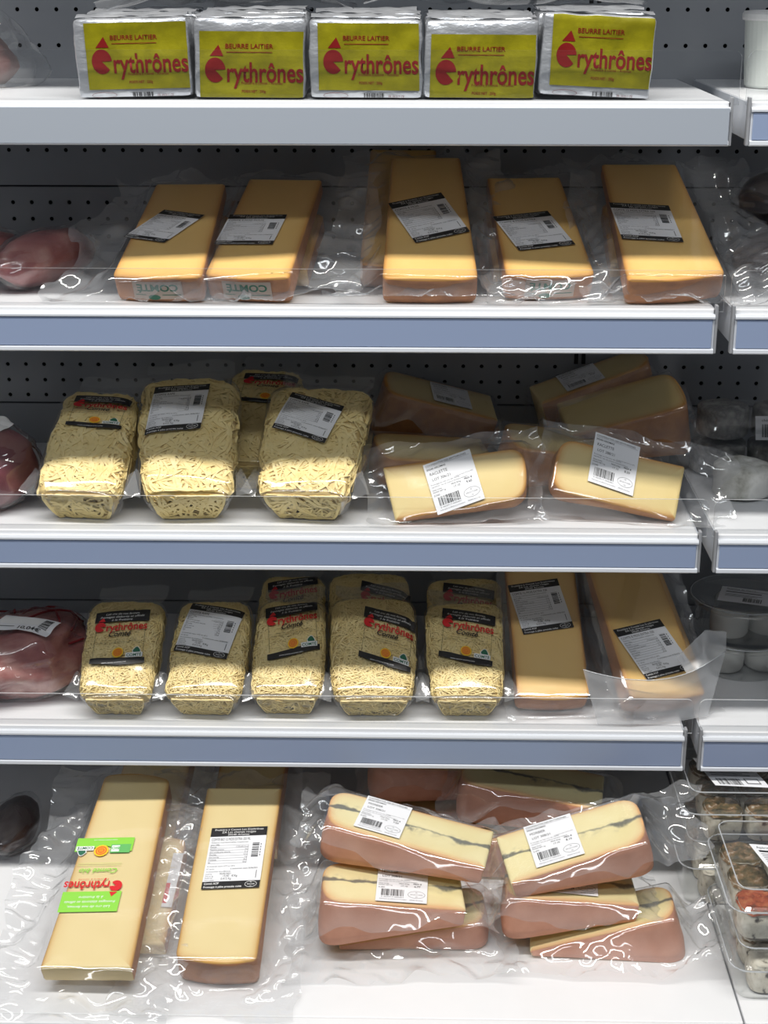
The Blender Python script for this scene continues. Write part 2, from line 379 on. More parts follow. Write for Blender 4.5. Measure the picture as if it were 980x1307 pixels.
def clear_label(wave=1.):
    p = Print(58, 66)
    f1 = lambda u: 2.2*wave*sin(u*pi*1.1+.3)
    p.rect(-29, 20, 29, 33, 'black_ink', 0, fn=lambda u, v: (19+f1(u)*.3)+(33-19)*v)
    p.text('Lait cru de nos fermes,', 0, 28.4, 3.6, 'white_ink', 1, 'c', width=36, shear=.3)
    p.text('fromages élaborés et affinés', 0, 24.6, 3.6, 'white_ink', 1, 'c', width=47, shear=.3)
    p.text('à la fruitière', 0, 20.8, 3.6, 'white_ink', 1, 'c', width=22, shear=.3)
    p.logo(-28, 13.6, 56, 'red_ink', 1, 1.0)
    p.text('Comté', 0, 1.2, 8.5, 'black_ink', 1, 'c', width=24, shear=.32, bold=.022)
    p.text('Fromage au lait cru de vache', 0, -3.6, 2.4, 'brown_ink', 1, 'c', width=36); p.text('affiné dans nos caves à la fruitière', 0, -6.6, 2.4, 'brown_ink', 1, 'c', width=50)
    p.rect(-26.5, -24, -26.2, 20, 'black_ink', 0, n=8); p.rect(26.2, -24, 26.5, 20, 'black_ink', 0, n=8)
    p.rect(-29, -33, 29, -23, 'black_ink', 0, fn=lambda u, v: -24.0+1.4*wave*cos(u*pi*1.2)-v*(6.5+1.5*sin(u*pi)))
    p.text('www.comte-aromas.com', -3, -30.4, 2.6, 'white_ink', 1, 'c', width=26, shear=.25)
    p.aop(0, -18.3, 5.8); p.comte(17.5, -22, .98)
    return p
def green_label():
    p = Print(58, 94)
    p.rect(-29, 22, 29, 47, 'green_ink')
    p.text('Lait cru de nos fermes,', 0, 39.5, 4.4, 'white_ink', 1, 'c', width=42, shear=.3)
    p.text('fromages élaborés et affinés', 0, 33.6, 4.4, 'white_ink', 1, 'c', width=50, shear=.3)
    p.text('à la fruitière', 0, 27.8, 4.4, 'white_ink', 1, 'c', width=24, shear=.3)
    p.logo(-28, 15.5, 58, 'red_ink', 2, 1.1)
    p.text('Fruitière à comté', 2, 6.0, 2.0, 'red_ink', 1, 'c', width=30)
    p.text('Comté bio', 0, -7, 8.5, 'green_ink', 1, 'c', width=38, shear=.32, bold=.01)
    for k in range(2): p.rect(-22, -11.5-k*2.4, 22, -11.1-k*2.4, 'pale_green', 1, n=6)
    p.rect(-29, -47, 29, -27, 'green_ink', 0, fn=lambda u, v: -47+v*(10+8*min(1., abs(u-.5)*2.2)))
    p.text('www.comte-aromas.com', 0, -44.6, 2.4, 'white_ink', 1, 'c', width=24)
    p.rect(-27, -38, -7, -27, 'eco_green', 1); p.rect(-16, -36.5, -8, -28.5, 'white_ink', 2, n=3); p.text('BIO', -12, -34.5, 5, 'eco_green', 3, 'c', bold=.02)
    p.aop(2, -30, 7.2, 1); p.comte(19, -33, 1.0)
    return p
def coop_label(title, lot, kilo, price, seed=3):
    p = Print(50, 58)
    p.rect(-25, -29, 25, 29, 'paper')
    p.text('COOPERATIVE DES ERYTHRONES', -23, 25, 3.0, 'black_ink', 1, width=43); p.text('39240 AROMAS', -23, 20.8, 3.0, 'black_ink', 1, width=20, bold=.012)
    p.rect(-23, 24, 23, 24.2, 'grey_ink', 1, n=2)
    p.text(title, -21, 14.5, 4.6, 'black_ink', 1, width=2.3*len(title)); p.text(lot, -20, 8.2, 4.2, 'black_ink', 1, width=19)
    p.text('Fromage au lait cru de vache', -23, 3.6, 2.0, 'grey_ink', 1, width=30); p.text('à conserver entre +4°C et +8°C', 2, 5, 1.8, 'grey_ink', 1, width=20)
    p.text('Ingrédients : lait, sel, présure, ferments lactiques', -23, 1.0, 1.9, 'grey_ink', 1, width=38)
    p.text('Date limite', -23, -2.6, 2.2, 'black_ink', 1); p.text('POIDS NET kg', -23, -5.2, 2.2, 'black_ink', 1); p.text(kilo, -23, -9, 2.8, 'black_ink', 1)
    p.text('PRIX €/kg', -3, -2.2, 2.4, 'black_ink', 1); p.text('17.10', -1, -6, 3.2, 'black_ink', 1)
    p.text('PRIX €', 11, -1.8, 2.8, 'black_ink', 1, bold=.015); p.text(price, 12, -6, 3.6, 'black_ink', 1, bold=.01)
    p.bars(-20, -20.5, 2, -10.5, 'black_ink', 1, False, seed); p.text('2 403917 005401', -20, -23, 2.1, 'grey_ink', 1, width=22)
    p.ring(14.5, -17, 8.5, 5.4, .35, 'grey_ink', 1); p.text('FR', 14.5, -14.6, 1.9, 'grey_ink', 1, 'c'); p.text('39.017.030', 14.5, -17.8, 2.2, 'grey_ink', 1, 'c', width=12); p.text('CE', 14.5, -20.8, 1.9, 'grey_ink', 1, 'c')
    p.text('Fabriqué et affiné à la fruitière', -21, -26, 1.9, 'grey_ink', 1, width=26); p.text('39240 Aromas', 8, -26, 1.9, 'grey_ink', 1, width=13)
    return p
def flat_S(cx, cy, ux, uy, vx, vy, zf=None):
    def S(u, v):
        x = cx+ux*u+vx*v; y = cy+uy*u+vy*v
        return Vector((x, y, zf(x, y) if zf else 0.)), Vector((0, 0, 1))
    return S

# ------------------------------------------------------------------ cheese wedges and their film
def quad(w0, w1, h0, h1): return [Vector((-w0/2, -h0/2)), Vector((w0/2, -h1/2)), Vector((w1/2, h1/2)), Vector((-w1/2, h0/2))]
def wedge(parent, dims, th, rim, cheese_m, rind_m, r=.006, bulge=.004, name='cheese', seed=0):
    """Body under the face plane z=0. rim: index of the rind end edge (0 bottom, 1 right, 2 top, 3 left)."""
    q = quad(*dims); W = (dims[0]+dims[1])/2; H = (dims[2]+dims[3])/2
    tip = (rim+2) % 4
    pts, side = [], []
    for i in range(4):
        P, prev, nxt = q[i], q[i-1], q[(i+1) % 4]
        near = i in (rim, (rim+1) % 4)
        rr = r if near else .0022
        a = P+(prev-P).normalized()*rr; b = P+(nxt-P).normalized()*rr
        n = 6 if near else 3
        for k in range(n+1):
            t = k/n; pts.append(a*(1-t)**2+P*2*t*(1-t)+b*t*t); side.append((i-1) % 4 if t < .5 else i)
        nb = q[(i+1) % 4]; rb = r if i+1 in (rim, rim+1) or (i+1) % 4 in (rim, (rim+1) % 4) else .0022
        c = nb+(P-nb).normalized()*rb
        m = 6
        for k in range(1, m): pts.append(b+(c-b)*k/m); side.append(i)
    A, B = q[rim], q[(rim+1) % 4]; mid = (A+B)/2; ax = (B-A).normalized(); L = (B-A).length; out = Vector((ax.y, -ax.x))
    C = sum(q, Vector((0, 0)))/4
    P2 = []
    for p in pts:
        s = max(-1, min(1, (p-mid).dot(ax)/(L/2))); dd = -(p-mid).dot(out); fall = max(0, 1-dd/.03)
        P2.append(p+out*bulge*(1-s*s)*fall)
    pts = P2; n = len(pts)
    def tz(p):
        u = min(1, max(0, p.x/W+.5)); v = min(1, max(0, p.y/H+.5))
        return (th[0]*(1-u)+th[1]*u)*(1-v)+(th[3]*(1-u)+th[2]*u)*v
    mb = MB(); ed = []
    rings = []
    for ins, z, e in ((0, -.0016, 1), (.0012, 0, .95), (.0035, .0001, .6), (.008, .0001, .25), (.016, .0001, .05), (.024, .0001, 0)):
        ring = []
        for p, sd in zip(pts, side):
            x = C.x+(p.x-C.x)*(1-2*ins/W); y = C.y+(p.y-C.y)*(1-2*ins/H)
            ring.append((x, y, z+(.0005*ns(x, y, seed, 30) if ins < .01 else 0))); ed.append(e*(.15 if sd == tip else 1)*(1+.3*ns(x, y, seed+5, 60)))
        rings.append(ring)
    for k in range(len(rings)-1):
        mb.add([], [], cheese_m)
    mb.v = [v for ring in rings for v in ring]
    kc = mb.mi(cheese_m)
    for k in range(len(rings)-1):
        for i in range(n):
            j = (i+1) % n
            mb.f.append((k*n+i, k*n+j, (k+1)*n+j, (k+1)*n+i)); mb.m.append(kc)
    mb.f.append(tuple((len(rings)-1)*n+i for i in range(n))); mb.m.append(kc)
    nk = 5; o = len(mb.v); kr = mb.mi(rind_m)
    for k in range(1, nk+1):
        for p, sd in zip(pts, side):
            f = k/nk; z = -.0016-(tz(p)-.0016)*f
            q2 = p.copy()
            d = (p-C).normalized(); q2 += d*(.0008*ns(p.x, p.y, f*3+seed, 80))
            if k == nk: q2 -= d*.0015
            mb.v.append((q2.x, q2.y, z)); ed.append(1. if sd != tip else .3)
    for k in range(nk):
        b0 = 0 if k == 0 else o+(k-1)*n; b1 = o+k*n
        for i in range(n):
            j = (i+1) % n
            mb.f.append((b0+j, b0+i, b1+i, b1+j)); mb.m.append(kc if side[i] == tip else kr)
    mb.f.append(tuple(o+(nk-1)*n+i for i in range(n))[::-1]); mb.m.append(kc)
    mb.edge = ed
    ob = mb.build(name, parent, smooth=True)
    return ob
def film(parent, dims, th, margins, M, zfloor, seed=0, mname='film', yfront=1.4385, amp=1., res=.0028, name='film_bag', lift=.0013, xlim=None):
    w0, w1, h0, h1 = dims; H = (h0+h1)/2; W = (w0+w1)/2; mL, mR, mB, mT = margins
    nx = int((W+mL+mR)/res); ny = int((H+mB+mT)/res); Mi = M.inverted()
    def fn(a, b):
        wob = 1+.35*noise.noise(Vector((a*3, b*3, seed*7.3)))
        y0 = -H/2-mB*wob; y1 = H/2+mT*wob
        y = y0+(y1-y0)*b
        yc = max(-H/2, min(H/2, y)); wy = w0+(w1-w0)*(yc/H+.5)
        xl = -wy/2-mL*(1+.4*noise.noise(Vector((b*4, 3, seed*3.1)))); xr = wy/2+mR*(1+.4*noise.noise(Vector((b*4, 8, seed*3.1))))
        # keep more samples where the face edge lies
        x = xl+(xr-xl)*a
        dx = max(0, abs(x)-wy/2); dy = max(0, abs(y)-H/2); d = hypot(dx, dy)
        u = min(1, max(0, x/W+.5)); v = min(1, max(0, y/H+.5))
        t = (th[0]*(1-u)+th[1]*u)*(1-v)+(th[3]*(1-u)+th[2]*u)*v
        nz = noise.noise(Vector((x*28, y*28, seed)))
        z = lift+.0006*max(-.8, nz)
        k = sm(d/(.015+.016*abs(noise.noise(Vector((x*12, y*12, seed+3)))*2)))
        wr = folds(x, y, seed)+.35*noise.noise(Vector((x*10, y*10, seed*1.3)))
        eds.append(sm(d/.02)); z += -t*.70*k+amp*.0072*sm(d/.022)*wr
        x += amp*.003*sm(d/.02)*noise.noise(Vector((x*50, y*50, seed+9)))
        p = M@Vector((x, y, z))
        if p.y < yfront:
            e = yfront-p.y; p.y = yfront+.0012*(1+noise.noise(Vector((x*60, y*60, seed)))); p.z += e*.55
        lo = zfloor+.0008+.0012*(1+noise.noise(Vector((p.x*60, p.y*60, seed))))
        if p.z < lo: p.z = lo
        if xlim: p.x = max(xlim[0], min(xlim[1], p.x))
        return Mi@p
    eds = []; mb = MB(); mb.grid(nx, ny, fn, mname); mb.edge = eds
    return mb.build(name, parent, smooth=True)

# ------------------------------------------------------------------ bags of grated cheese
class Bag:
    def __init__(s, w0, w1, H, t, seed, lump):
        s.w0, s.w1, s.H, s.t, s.seed, s.lump = w0, w1, H, t, seed, lump
    def at(s, th, v, off=0., lump=None):
        """th 0..2pi round the section (pi/2 is the front), v 0 base .. 1 top"""
        lump = s.lump if lump is None else lump
        e = sm((v-.62)/.38); cap = sqrt(max(0., 1-max(0., (v-.86)/.145)**2))
        a = (s.w0+(s.w1-s.w0)*v)/2*(.55+.45*cap); T = s.t*(.28+.72*cap)*(1-.18*e)
        rb = sm(v/.05); a *= .94+.06*rb
        c, q = cos(th), sin(th); n = .42
        x = a*math.copysign(abs(c)**n, c); zz = math.copysign(abs(q)**n, q)
        T2 = T*(.93+.07*rb)
        zf = (1-zz)/2
        x *= 1-.30*zf*(1-sm(v/.45))
        z = -s.t/2-(s.t-T)*.18+T2/2*zz
        y = -s.H/2+s.H*v
        nv = Vector((c*.8, 0, q)).normalized()
        if v > .85: nv = (nv+Vector((0, (v-.85)*5, 0))).normalized()
        p = Vector((x, y, z))
        d = lump*(noise.noise(p*42+Vector((s.seed*3, 0, 0)))+.6*noise.noise(p*95+Vector((0, s.seed, 0))))
        return p+nv*(d+off)
    def front(s, x, y):
        v = y/s.H+.5; lo, hi = 0.02, pi-.02
        for _ in range(18):
            m = (lo+hi)/2
            if s.at(m, v, 0, 0).x > x: lo = m
            else: hi = m
        return s.at((lo+hi)/2, v, 0, 0).z
def grated_bag(M, label, group, dims, t, seed, fine, lab=None, lab_pos=None, zfloor=0, fin=.03, name='grated_cheese_bag'):
    w0, w1, h0, h1 = dims; H = (h0+h1)/2
    root = empty(name, M, label, 'cheese bag', group)
    B = Bag(w0-.004, w1-.006, H, t, seed, .0016 if fine else .0026)
    mb = MB(); r = random.Random(seed)
    nx, ny = 40, 30
    mb.grid(nx, ny, lambda a, b: B.at(2*pi*a, b), 'fine_grated' if fine else 'grated_comte', wrap=True)
    base = [B.at(2*pi*i/nx, 0) for i in range(nx)]; c = sum(base, Vector())/nx
    inn = [c+(p-c)*.9+Vector((0, -.0035, 0)) for p in base]; inn2 = [c+(p-c)*.5+Vector((0, -.004+.001*r.random(), 0)) for p in base]
    mb.add(base+inn+inn2, [(i, (i+1) % nx, nx+(i+1) % nx, nx+i)[::-1] for i in range(nx)]+[(nx+i, nx+(i+1) % nx, 2*nx+(i+1) % nx, 2*nx+i)[::-1] for i in range(nx)]+[tuple(2*nx+i for i in range(nx))], 'fine_grated' if fine else 'grated_comte')
    top = [B.at(2*pi*i/nx, 1) for i in range(nx)]; mb.add(top, [tuple(range(nx))], 'grated_comte')
    body = mb.build('cheese_filling', root, smooth=True)
    # shreds lying all over the filling
    sb = MB(); N = 2000 if fine else 950
    for k in range(N):
        xn = None
        if k < N*.74: xn = r.uniform(-.97, .97); th = pi/2; v = r.uniform(.02, 1.0)
        elif k < N*.80: th = r.choice((0, pi))+r.uniform(-.5, .5); v = r.uniform(.02, 1.0)
        elif k < N*.86: th = r.uniform(0, 2*pi); v = r.uniform(.8, 1)
        else: th = r.uniform(0, 2*pi); v = -1
        ln = r.uniform(.010, .030) if fine else r.uniform(.014, .042); wd = r.uniform(.0007, .0012) if fine else r.uniform(.0014, .0038); hh = .0009 if fine else .0012
        di = r.uniform(0, 2*pi); cu = r.uniform(-1, 1)*(60 if not fine else 45); n = 6; ring = []
        off = r.uniform(-.0006, .0018 if fine else .0024)*(.6 if v < .5 and not fine else 1); px, py = 0., 0.; pts = []
        if v < 0:
            p0 = c+Vector((r.uniform(-.46, .46)*w0, 0, r.uniform(-.45, .45)*t))
        for i in range(n):
            if xn is not None:
                q_ = max(-.995, min(.995, xn+px/(w0*.5))); th_ = math.acos(math.copysign(abs(q_)**(1/.42), q_))
                pts.append(B.at(th_, min(1.0, max(0, v+py/H)), off+.0003+(.0014*sin(i/(n-1)*pi)-.0007)*r.random()))
            elif v >= 0: pts.append(B.at(th-px/(w0*.42), min(1.0, max(0, v+py/H)), off+.0003+(.0012*sin(i/(n-1)*pi)-.0006)*r.random()))
            else: qq = p0+Vector((px, 0, py))-c; qq.y = 0; zn = max(-.88, min(.88, qq.z/(t*.465))); qq.z = zn*t*.465; hw_ = (w0-.004)*.47*(1-.30*(1-zn)/2)*.90*(1-.12*zn**4); qq.x = max(-hw_, min(hw_, qq.x)); pts.append(c+qq+Vector((0, -.0042-.0008*sin(i/(n-1)*pi)-off*.4, 0)))
            px += cos(di)*ln/(n-1); py += sin(di)*ln/(n-1); di += cu*ln/(n-1)
        nrm = (B.at(th, max(0, v), .01, 0)-B.at(th, max(0, v), 0, 0)).normalized() if v >= 0 else Vector((0, -1, 0))
        vs = []
        for i in range(n):
            tg = (pts[min(i+1, n-1)]-pts[max(0, i-1)])
            if tg.length < 1e-6: tg = Vector((1, 0, 0))
            tg.normalize(); sd = tg.cross(nrm)
            if sd.length < .1: sd = tg.orthogonal()
            sd.normalize(); up = sd.cross(tg)
            f = 1 if 0 < i < n-1 else .5
            for a, b in ((-1, -1), (1, -1), (1, 1), (-1, 1)): vs.append(pts[i]+sd*a*wd/2*f+up*b*hh/2*f)
        fs = [(i*4+k2, i*4+(k2+1) % 4, (i+1)*4+(k2+1) % 4, (i+1)*4+k2) for i in range(n-1) for k2 in range(4)]
        fs += [(3, 2, 1, 0), tuple((n-1)*4+k2 for k2 in range(4))]
        sb.add(vs, fs, 'shred')
    so = sb.build('cheese_shreds', root, smooth=False); so['kind'] = 'stuff'
    # film
    Mi = M.inverted(); fo = .0042 if fine else .0056
    def fn(a, b):
        v = b*1.30
        th = 2*pi*a
        if v <= 1: p = B.at(th, v, fo, .0004)
        else:
            f = (v-1)/.30; q0 = B.at(th, 1, fo, 0); k = sm(f*1.8)
            zz = q0.z*(1-k)+(-t*.62)*k+.0006*sin(th)
            p = Vector((q0.x*(1+.28*k), q0.y+f*fin/.9*(1+.35*noise.noise(Vector((q0.x*22, seed*1.7, 0)))), zz-.012*f))
        wr = noise.noise(Vector((p.x*40, p.y*40, p.z*40+seed)))*.0012+ridge(p.x*24, p.y*24+seed, seed+p.z*24)*.0010*(.4+1.2*sm((v-.8)/.3))
        d = Vector((cos(th), 0, sin(th)))
        p = p+d*wr*(1 if v < 1 else .4)
        if v > 1: p.z += .004*f*noise.noise(Vector((p.x*45, p.y*30, seed*2.2)))
        q = M@p
        if q.z < zfloor+.001: q.z = zfloor+.001
        if q.y < 1.4385: q.y = 1.4385
        return Mi@q
    fb = MB(); fb.grid(56, 52, fn, 'bag_film', wrap=True); fe = [sm((j/51*1.3-.93)*6)*.45+.1 for j in range(52) for i in range(56)]
    bs = [fn(i/56, 0) for i in range(56)]; cc = sum(bs, Vector())/56
    fb.add(bs+[cc+(p-cc)*.8+Vector((0, -.006, 0)) for p in bs], [(i, (i+1) % 56, 56+(i+1) % 56, 56+i)[::-1] for i in range(56)]+[tuple(56+i for i in range(56))], 'bag_film')
    for sg in (-1, 1):   # folded corner ears at the gusset
        A = B.at(pi/2-sg*1.25, .04, fo, 0)
        def ear(u, v, A=A, sg=sg): return Vector((A.x+sg*u*.017*(1-.65*v), A.y-.008+v*.030+u*.006, A.z-.004+.003*noise.noise(Vector((u*2, v*3, seed)))))
        fb.grid(5, 6, ear, 'bag_film')
    fb.edge = fe+[.3]*112+[.9]*(len(fb.v)-len(fe)-112)
    fbo = fb.build('film_bag', root, smooth=True)
    if lab:
        S0 = flat_S(*lab_pos)
        def S(u, v):
            p, n = S0(u, v); x = max(-w0*.46, min(w0*.46, p.x)); y = min(H*.47, p.y)
            z = B.front(x, y)+(.0052 if fine else .0068)+.0009*noise.noise(Vector((x*55, y*55, seed)))
            return Vector((p.x, p.y, z)), Vector((0, 0, 1))
        lab.build('label', root, S, off=.0004, dl=.00022)
    settle(root, zfloor)
    return root

# ------------------------------------------------------------------ the cooler: back wall, canopy, shelves, deck
YF, YB, XE = 1.430, 1.730, .281
ZS = [1.4864, 1.2974, 1.0715, .8536]; RH = [.0386, .0420, .0390, .0430]; ZD = .66
XL, XR0, XR1 = -.66, .300, 1.10
wall = bpy.data.objects.new('wall_back', None); COL.objects.link(wall); wall.location = (0, YB, 0); wall['kind'] = 'structure'
PITCH = .02113; PX0 = -.4096
def hole_rows():
    return [1.5578, 1.5208, 1.4097, 1.3523, 1.3340, 1.3147, 1.1840, 1.1663, 1.1477, 1.1298]
def wall_panel(x0, x1, z0, z1):
    mb = MB(); rows = [z for z in hole_rows() if z0+.006 < z < z1-.006]; rows.sort()
    c0 = math.ceil((x0+.012-PX0)/PITCH); c1 = math.floor((x1-.012-PX0)/PITCH)
    xs = [PX0+c*PITCH for c in range(c0, c1+1)]; hw = PITCH/2; hz = .0085; rr = .0023
    def rect(a, b, c, d): mb.add([(a, 0, c), (b, 0, c), (b, 0, d), (a, 0, d)], [(0, 1, 2, 3)], 'wall_paint')
    z = z0
    for zr in rows:
        if zr-hz > z+1e-5: rect(x0, x1, z, zr-hz)
        rect(x0, xs[0]-hw, zr-hz, zr+hz); rect(xs[-1]+hw, x1, zr-hz, zr+hz)
        for x in xs:
            n = 12; vs = []
            for i in range(n):
                a = 2*pi*i/n+pi/12; c, s = cos(a), sin(a); k = min(hw/abs(c), hz/abs(s)); vs.append((x+c*k, 0, zr+s*k))
            vs += [(x+hw, 0, zr+hz), (x-hw, 0, zr+hz), (x-hw, 0, zr-hz), (x+hw, 0, zr-hz)]
            o = n+4
            for i in range(n): a = 2*pi*i/n+pi/12; vs.append((x+rr*cos(a), 0, zr+rr*sin(a)))
            for i in range(n): a = 2*pi*i/n+pi/12; vs.append((x+rr*cos(a), .0015, zr+rr*sin(a)))
            fs = []
            for i in range(n):
                j = (i+1) % n; fs.append((i, o+i, o+j, j)); fs.append((o+i, o+n+i, o+n+j, o+j))
            for i, cn in ((1, n), (4, n+1), (7, n+2), (10, n+3)): pass
            quadrant = {n: 0, n+1: 1, n+2: 2, n+3: 3}
            for i in range(n):
                j = (i+1) % n; va, vb = vs[i], vs[j]
                for cn in (n, n+1, n+2, n+3):
                    vc = vs[cn]
                    if abs(va[0]-vc[0]) < 1e-6 and abs(vb[2]-vc[2]) < 1e-6 or abs(va[2]-vc[2]) < 1e-6 and abs(vb[0]-vc[0]) < 1e-6:
                        fs.append((i, j, cn))
            mb.add(vs, fs, 'wall_paint')
        z = zr+hz
    rect(x0, x1, z, z1)
    for a, b in (((x0, z0), (x1, z0)), ((x0, z1), (x1, z1))):   # returned edges of the sheet
        mb.add([(a[0], 0, a[1]), (b[0], 0, b[1]), (b[0], .006, b[1]), (a[0], .006, a[1])], [(0, 1, 2, 3)], 'wall_paint')
    o = mb.build('panel', wall); return o
seams = [.60, .8703, 1.1203, 1.3704, 1.6204, 1.87]
for x0, x1 in ((XL, .186), (.192, 1.10)):
    for a, b in zip(seams, seams[1:]): wall_panel(x0, x1, a+.0010, b-.0010)
mb = MB(); mb.box(XL, XR1, .008, .03, .55, 1.95, 'hole_dark'); mb.build('backing_sheet', wall)
mb = MB(); mb.box(.186, .192, .0005, .006, .6, 1.87, 'wall_paint'); mb.build('slotted_upright', wall)
for z in (1.560, 1.452, 1.178, 1.05):
    for dx in (-.0042, .0042):
        mb = MB(); mb.box(.189+dx-.0022, .189+dx+.0022, -.0012, .004, z-.008, z+.008, 'slot_black'); mb.build('upright_slot', wall)
mb = MB(); mb.box(XL, XR1, YF-.005, YB+.05, 1.80, 1.95, 'canopy_grey'); tag(mb.build('ceiling'), kind='structure')

def shelf(x0, x1, z, rh, guard_h, ticket, label, guard_x):
    root = empty('shelf', Matrix.Translation((0, YF, z)), label, 'shelf', 'shelves of the open cooler')
    mb = MB(); mb.box(x0, x1, .002, YB-YF, -.022, 0, 'steel_white'); mb.build('shelf_plate', root, bevel=.0012)
    mb = MB()
    prof = [(.003, -.0045), (-.0030, -.0045), (-.0042, -.0065), (-.0042, -.0082), (-.0018, -.0090), (-.0018, -rh+.0050), (-.0046, -rh+.0042), (-.0050, -rh+.0012), (-.0036, -rh), (.004, -rh), (.004, -rh+.01), (.003, -rh+.012)]
    n = len(prof); vs = [(x0, y, q) for y, q in prof]+[(x1, y, q) for y, q in prof]
    mb.add(vs, [(i, (i+1) % n, n+(i+1) % n, n+i) for i in range(n)]+[tuple(range(n))[::-1], tuple(range(n, 2*n))], 'rail_white')
    rail = mb.build('price_rail', root)
    mb = MB()
    if ticket == 'plain_ticket': mb.box(x0+.0006, x1-.0006, -.0052, -.0018, -rh+.0012, -.0050, ticket)
    else: mb.box(x0+.002, x1-.002, -.0032, -.0018, -rh+.0054, -.0092, ticket)
    mb.build('ticket_strip', rail, bevel=.0005)
    mb = MB(); g0, g1 = guard_x; r = .007; o = []
    o.append((g0, -.003)); o.append((g1, -.003))
    for k in range(6): a = k/5*pi/2; o.append((g1-r+r*cos(a), guard_h-r+r*sin(a)))
    for k in range(6): a = pi/2+k/5*pi/2; o.append((g0+r+r*cos(a), guard_h-r+r*sin(a)))
    n = len(o); y0, y1 = .0035, .0055
    vs = [(x, y0, q) for x, q in o]+[(x, y1, q) for x, q in o]
    mb.add(vs, [tuple(range(n)), tuple(range(n, 2*n))[::-1]], 'acrylic')
    mb.add(vs, [(i, n+i, n+(i+1) % n, (i+1) % n) for i in range(n)], 'acrylic_edge'); mb.build('front_guard', root)
    for xs, sg in ((x0, -1), (x1, 1)):
        mb = MB(); mb.box(xs-.0012 if sg < 0 else xs+.0002, xs-.0002 if sg < 0 else xs+.0012, .001, YB-YF-.001, -.034, -.001, 'rail_white'); mb.build('side_bracket', root)
        mb = MB(); mb.box(xs+sg*.0016-.0014, xs+sg*.0016+.0014, -.002, .006, -rh, .004, 'bracket_grey'); mb.build('guard_clip', root, bevel=.0006)
    return root
names = ['topmost white shelf with plain white front rail carrying the foil butter', 'second white shelf with pale blue ticket rail carrying five cheese wedges', 'third white shelf with pale blue ticket rail carrying three grated cheese bags', 'fourth white shelf with pale blue ticket rail carrying five grated cheese bags']
names_r = ['topmost short shelf of the next bay carrying white tubs', 'second shelf of the next bay carrying dark wrapped sausages', 'third shelf of the next bay carrying grey mouldy goat cheeses', 'fourth shelf of the next bay carrying round clear tubs']
for i in range(4):
    shelf(XL, XE, ZS[i], RH[i], .044 if i == 0 else .036, 'plain_ticket' if i == 0 else 'ticket_blue', names[i], (XL, .2895))
    shelf(XR0, XR1, ZS[i], RH[i], .044 if i == 0 else .036, 'ticket_blue', names_r[i], (.2955, XR1))
def deck(x0, x1, label):
    root = empty('cooler_deck', Matrix.Translation((0, 1.215, ZD)), label, 'cooler base', 'bottom decks of the open cooler')
    mb = MB(); mb.box(x0, x1, 0, YB-1.215, -.02, 0, 'steel_white'); mb.build('deck_plate', root, bevel=.0015)
    mb = MB(); mb.box(x0, x1, -.016, -.0005, -.12, .0015, 'steel_white'); mb.build('front_lip', root, bevel=.003)
    mb = MB(); mb.box(x0, x1, .02, YB-1.215, -.62, -.0205, 'canopy_grey'); mb.build('base_cabinet', root)
deck(XL, .3145, 'wide white bottom deck carrying the big pale wedges and pink rind stacks')
deck(.3162, XR1, 'white bottom deck of the next bay under the clear herb trays')
mb = MB(); mb.box(XL-.3, XR1+.3, -1.2, 1.9, -.02, 0, 'canopy_grey'); tag(mb.build('floor'), kind='structure')

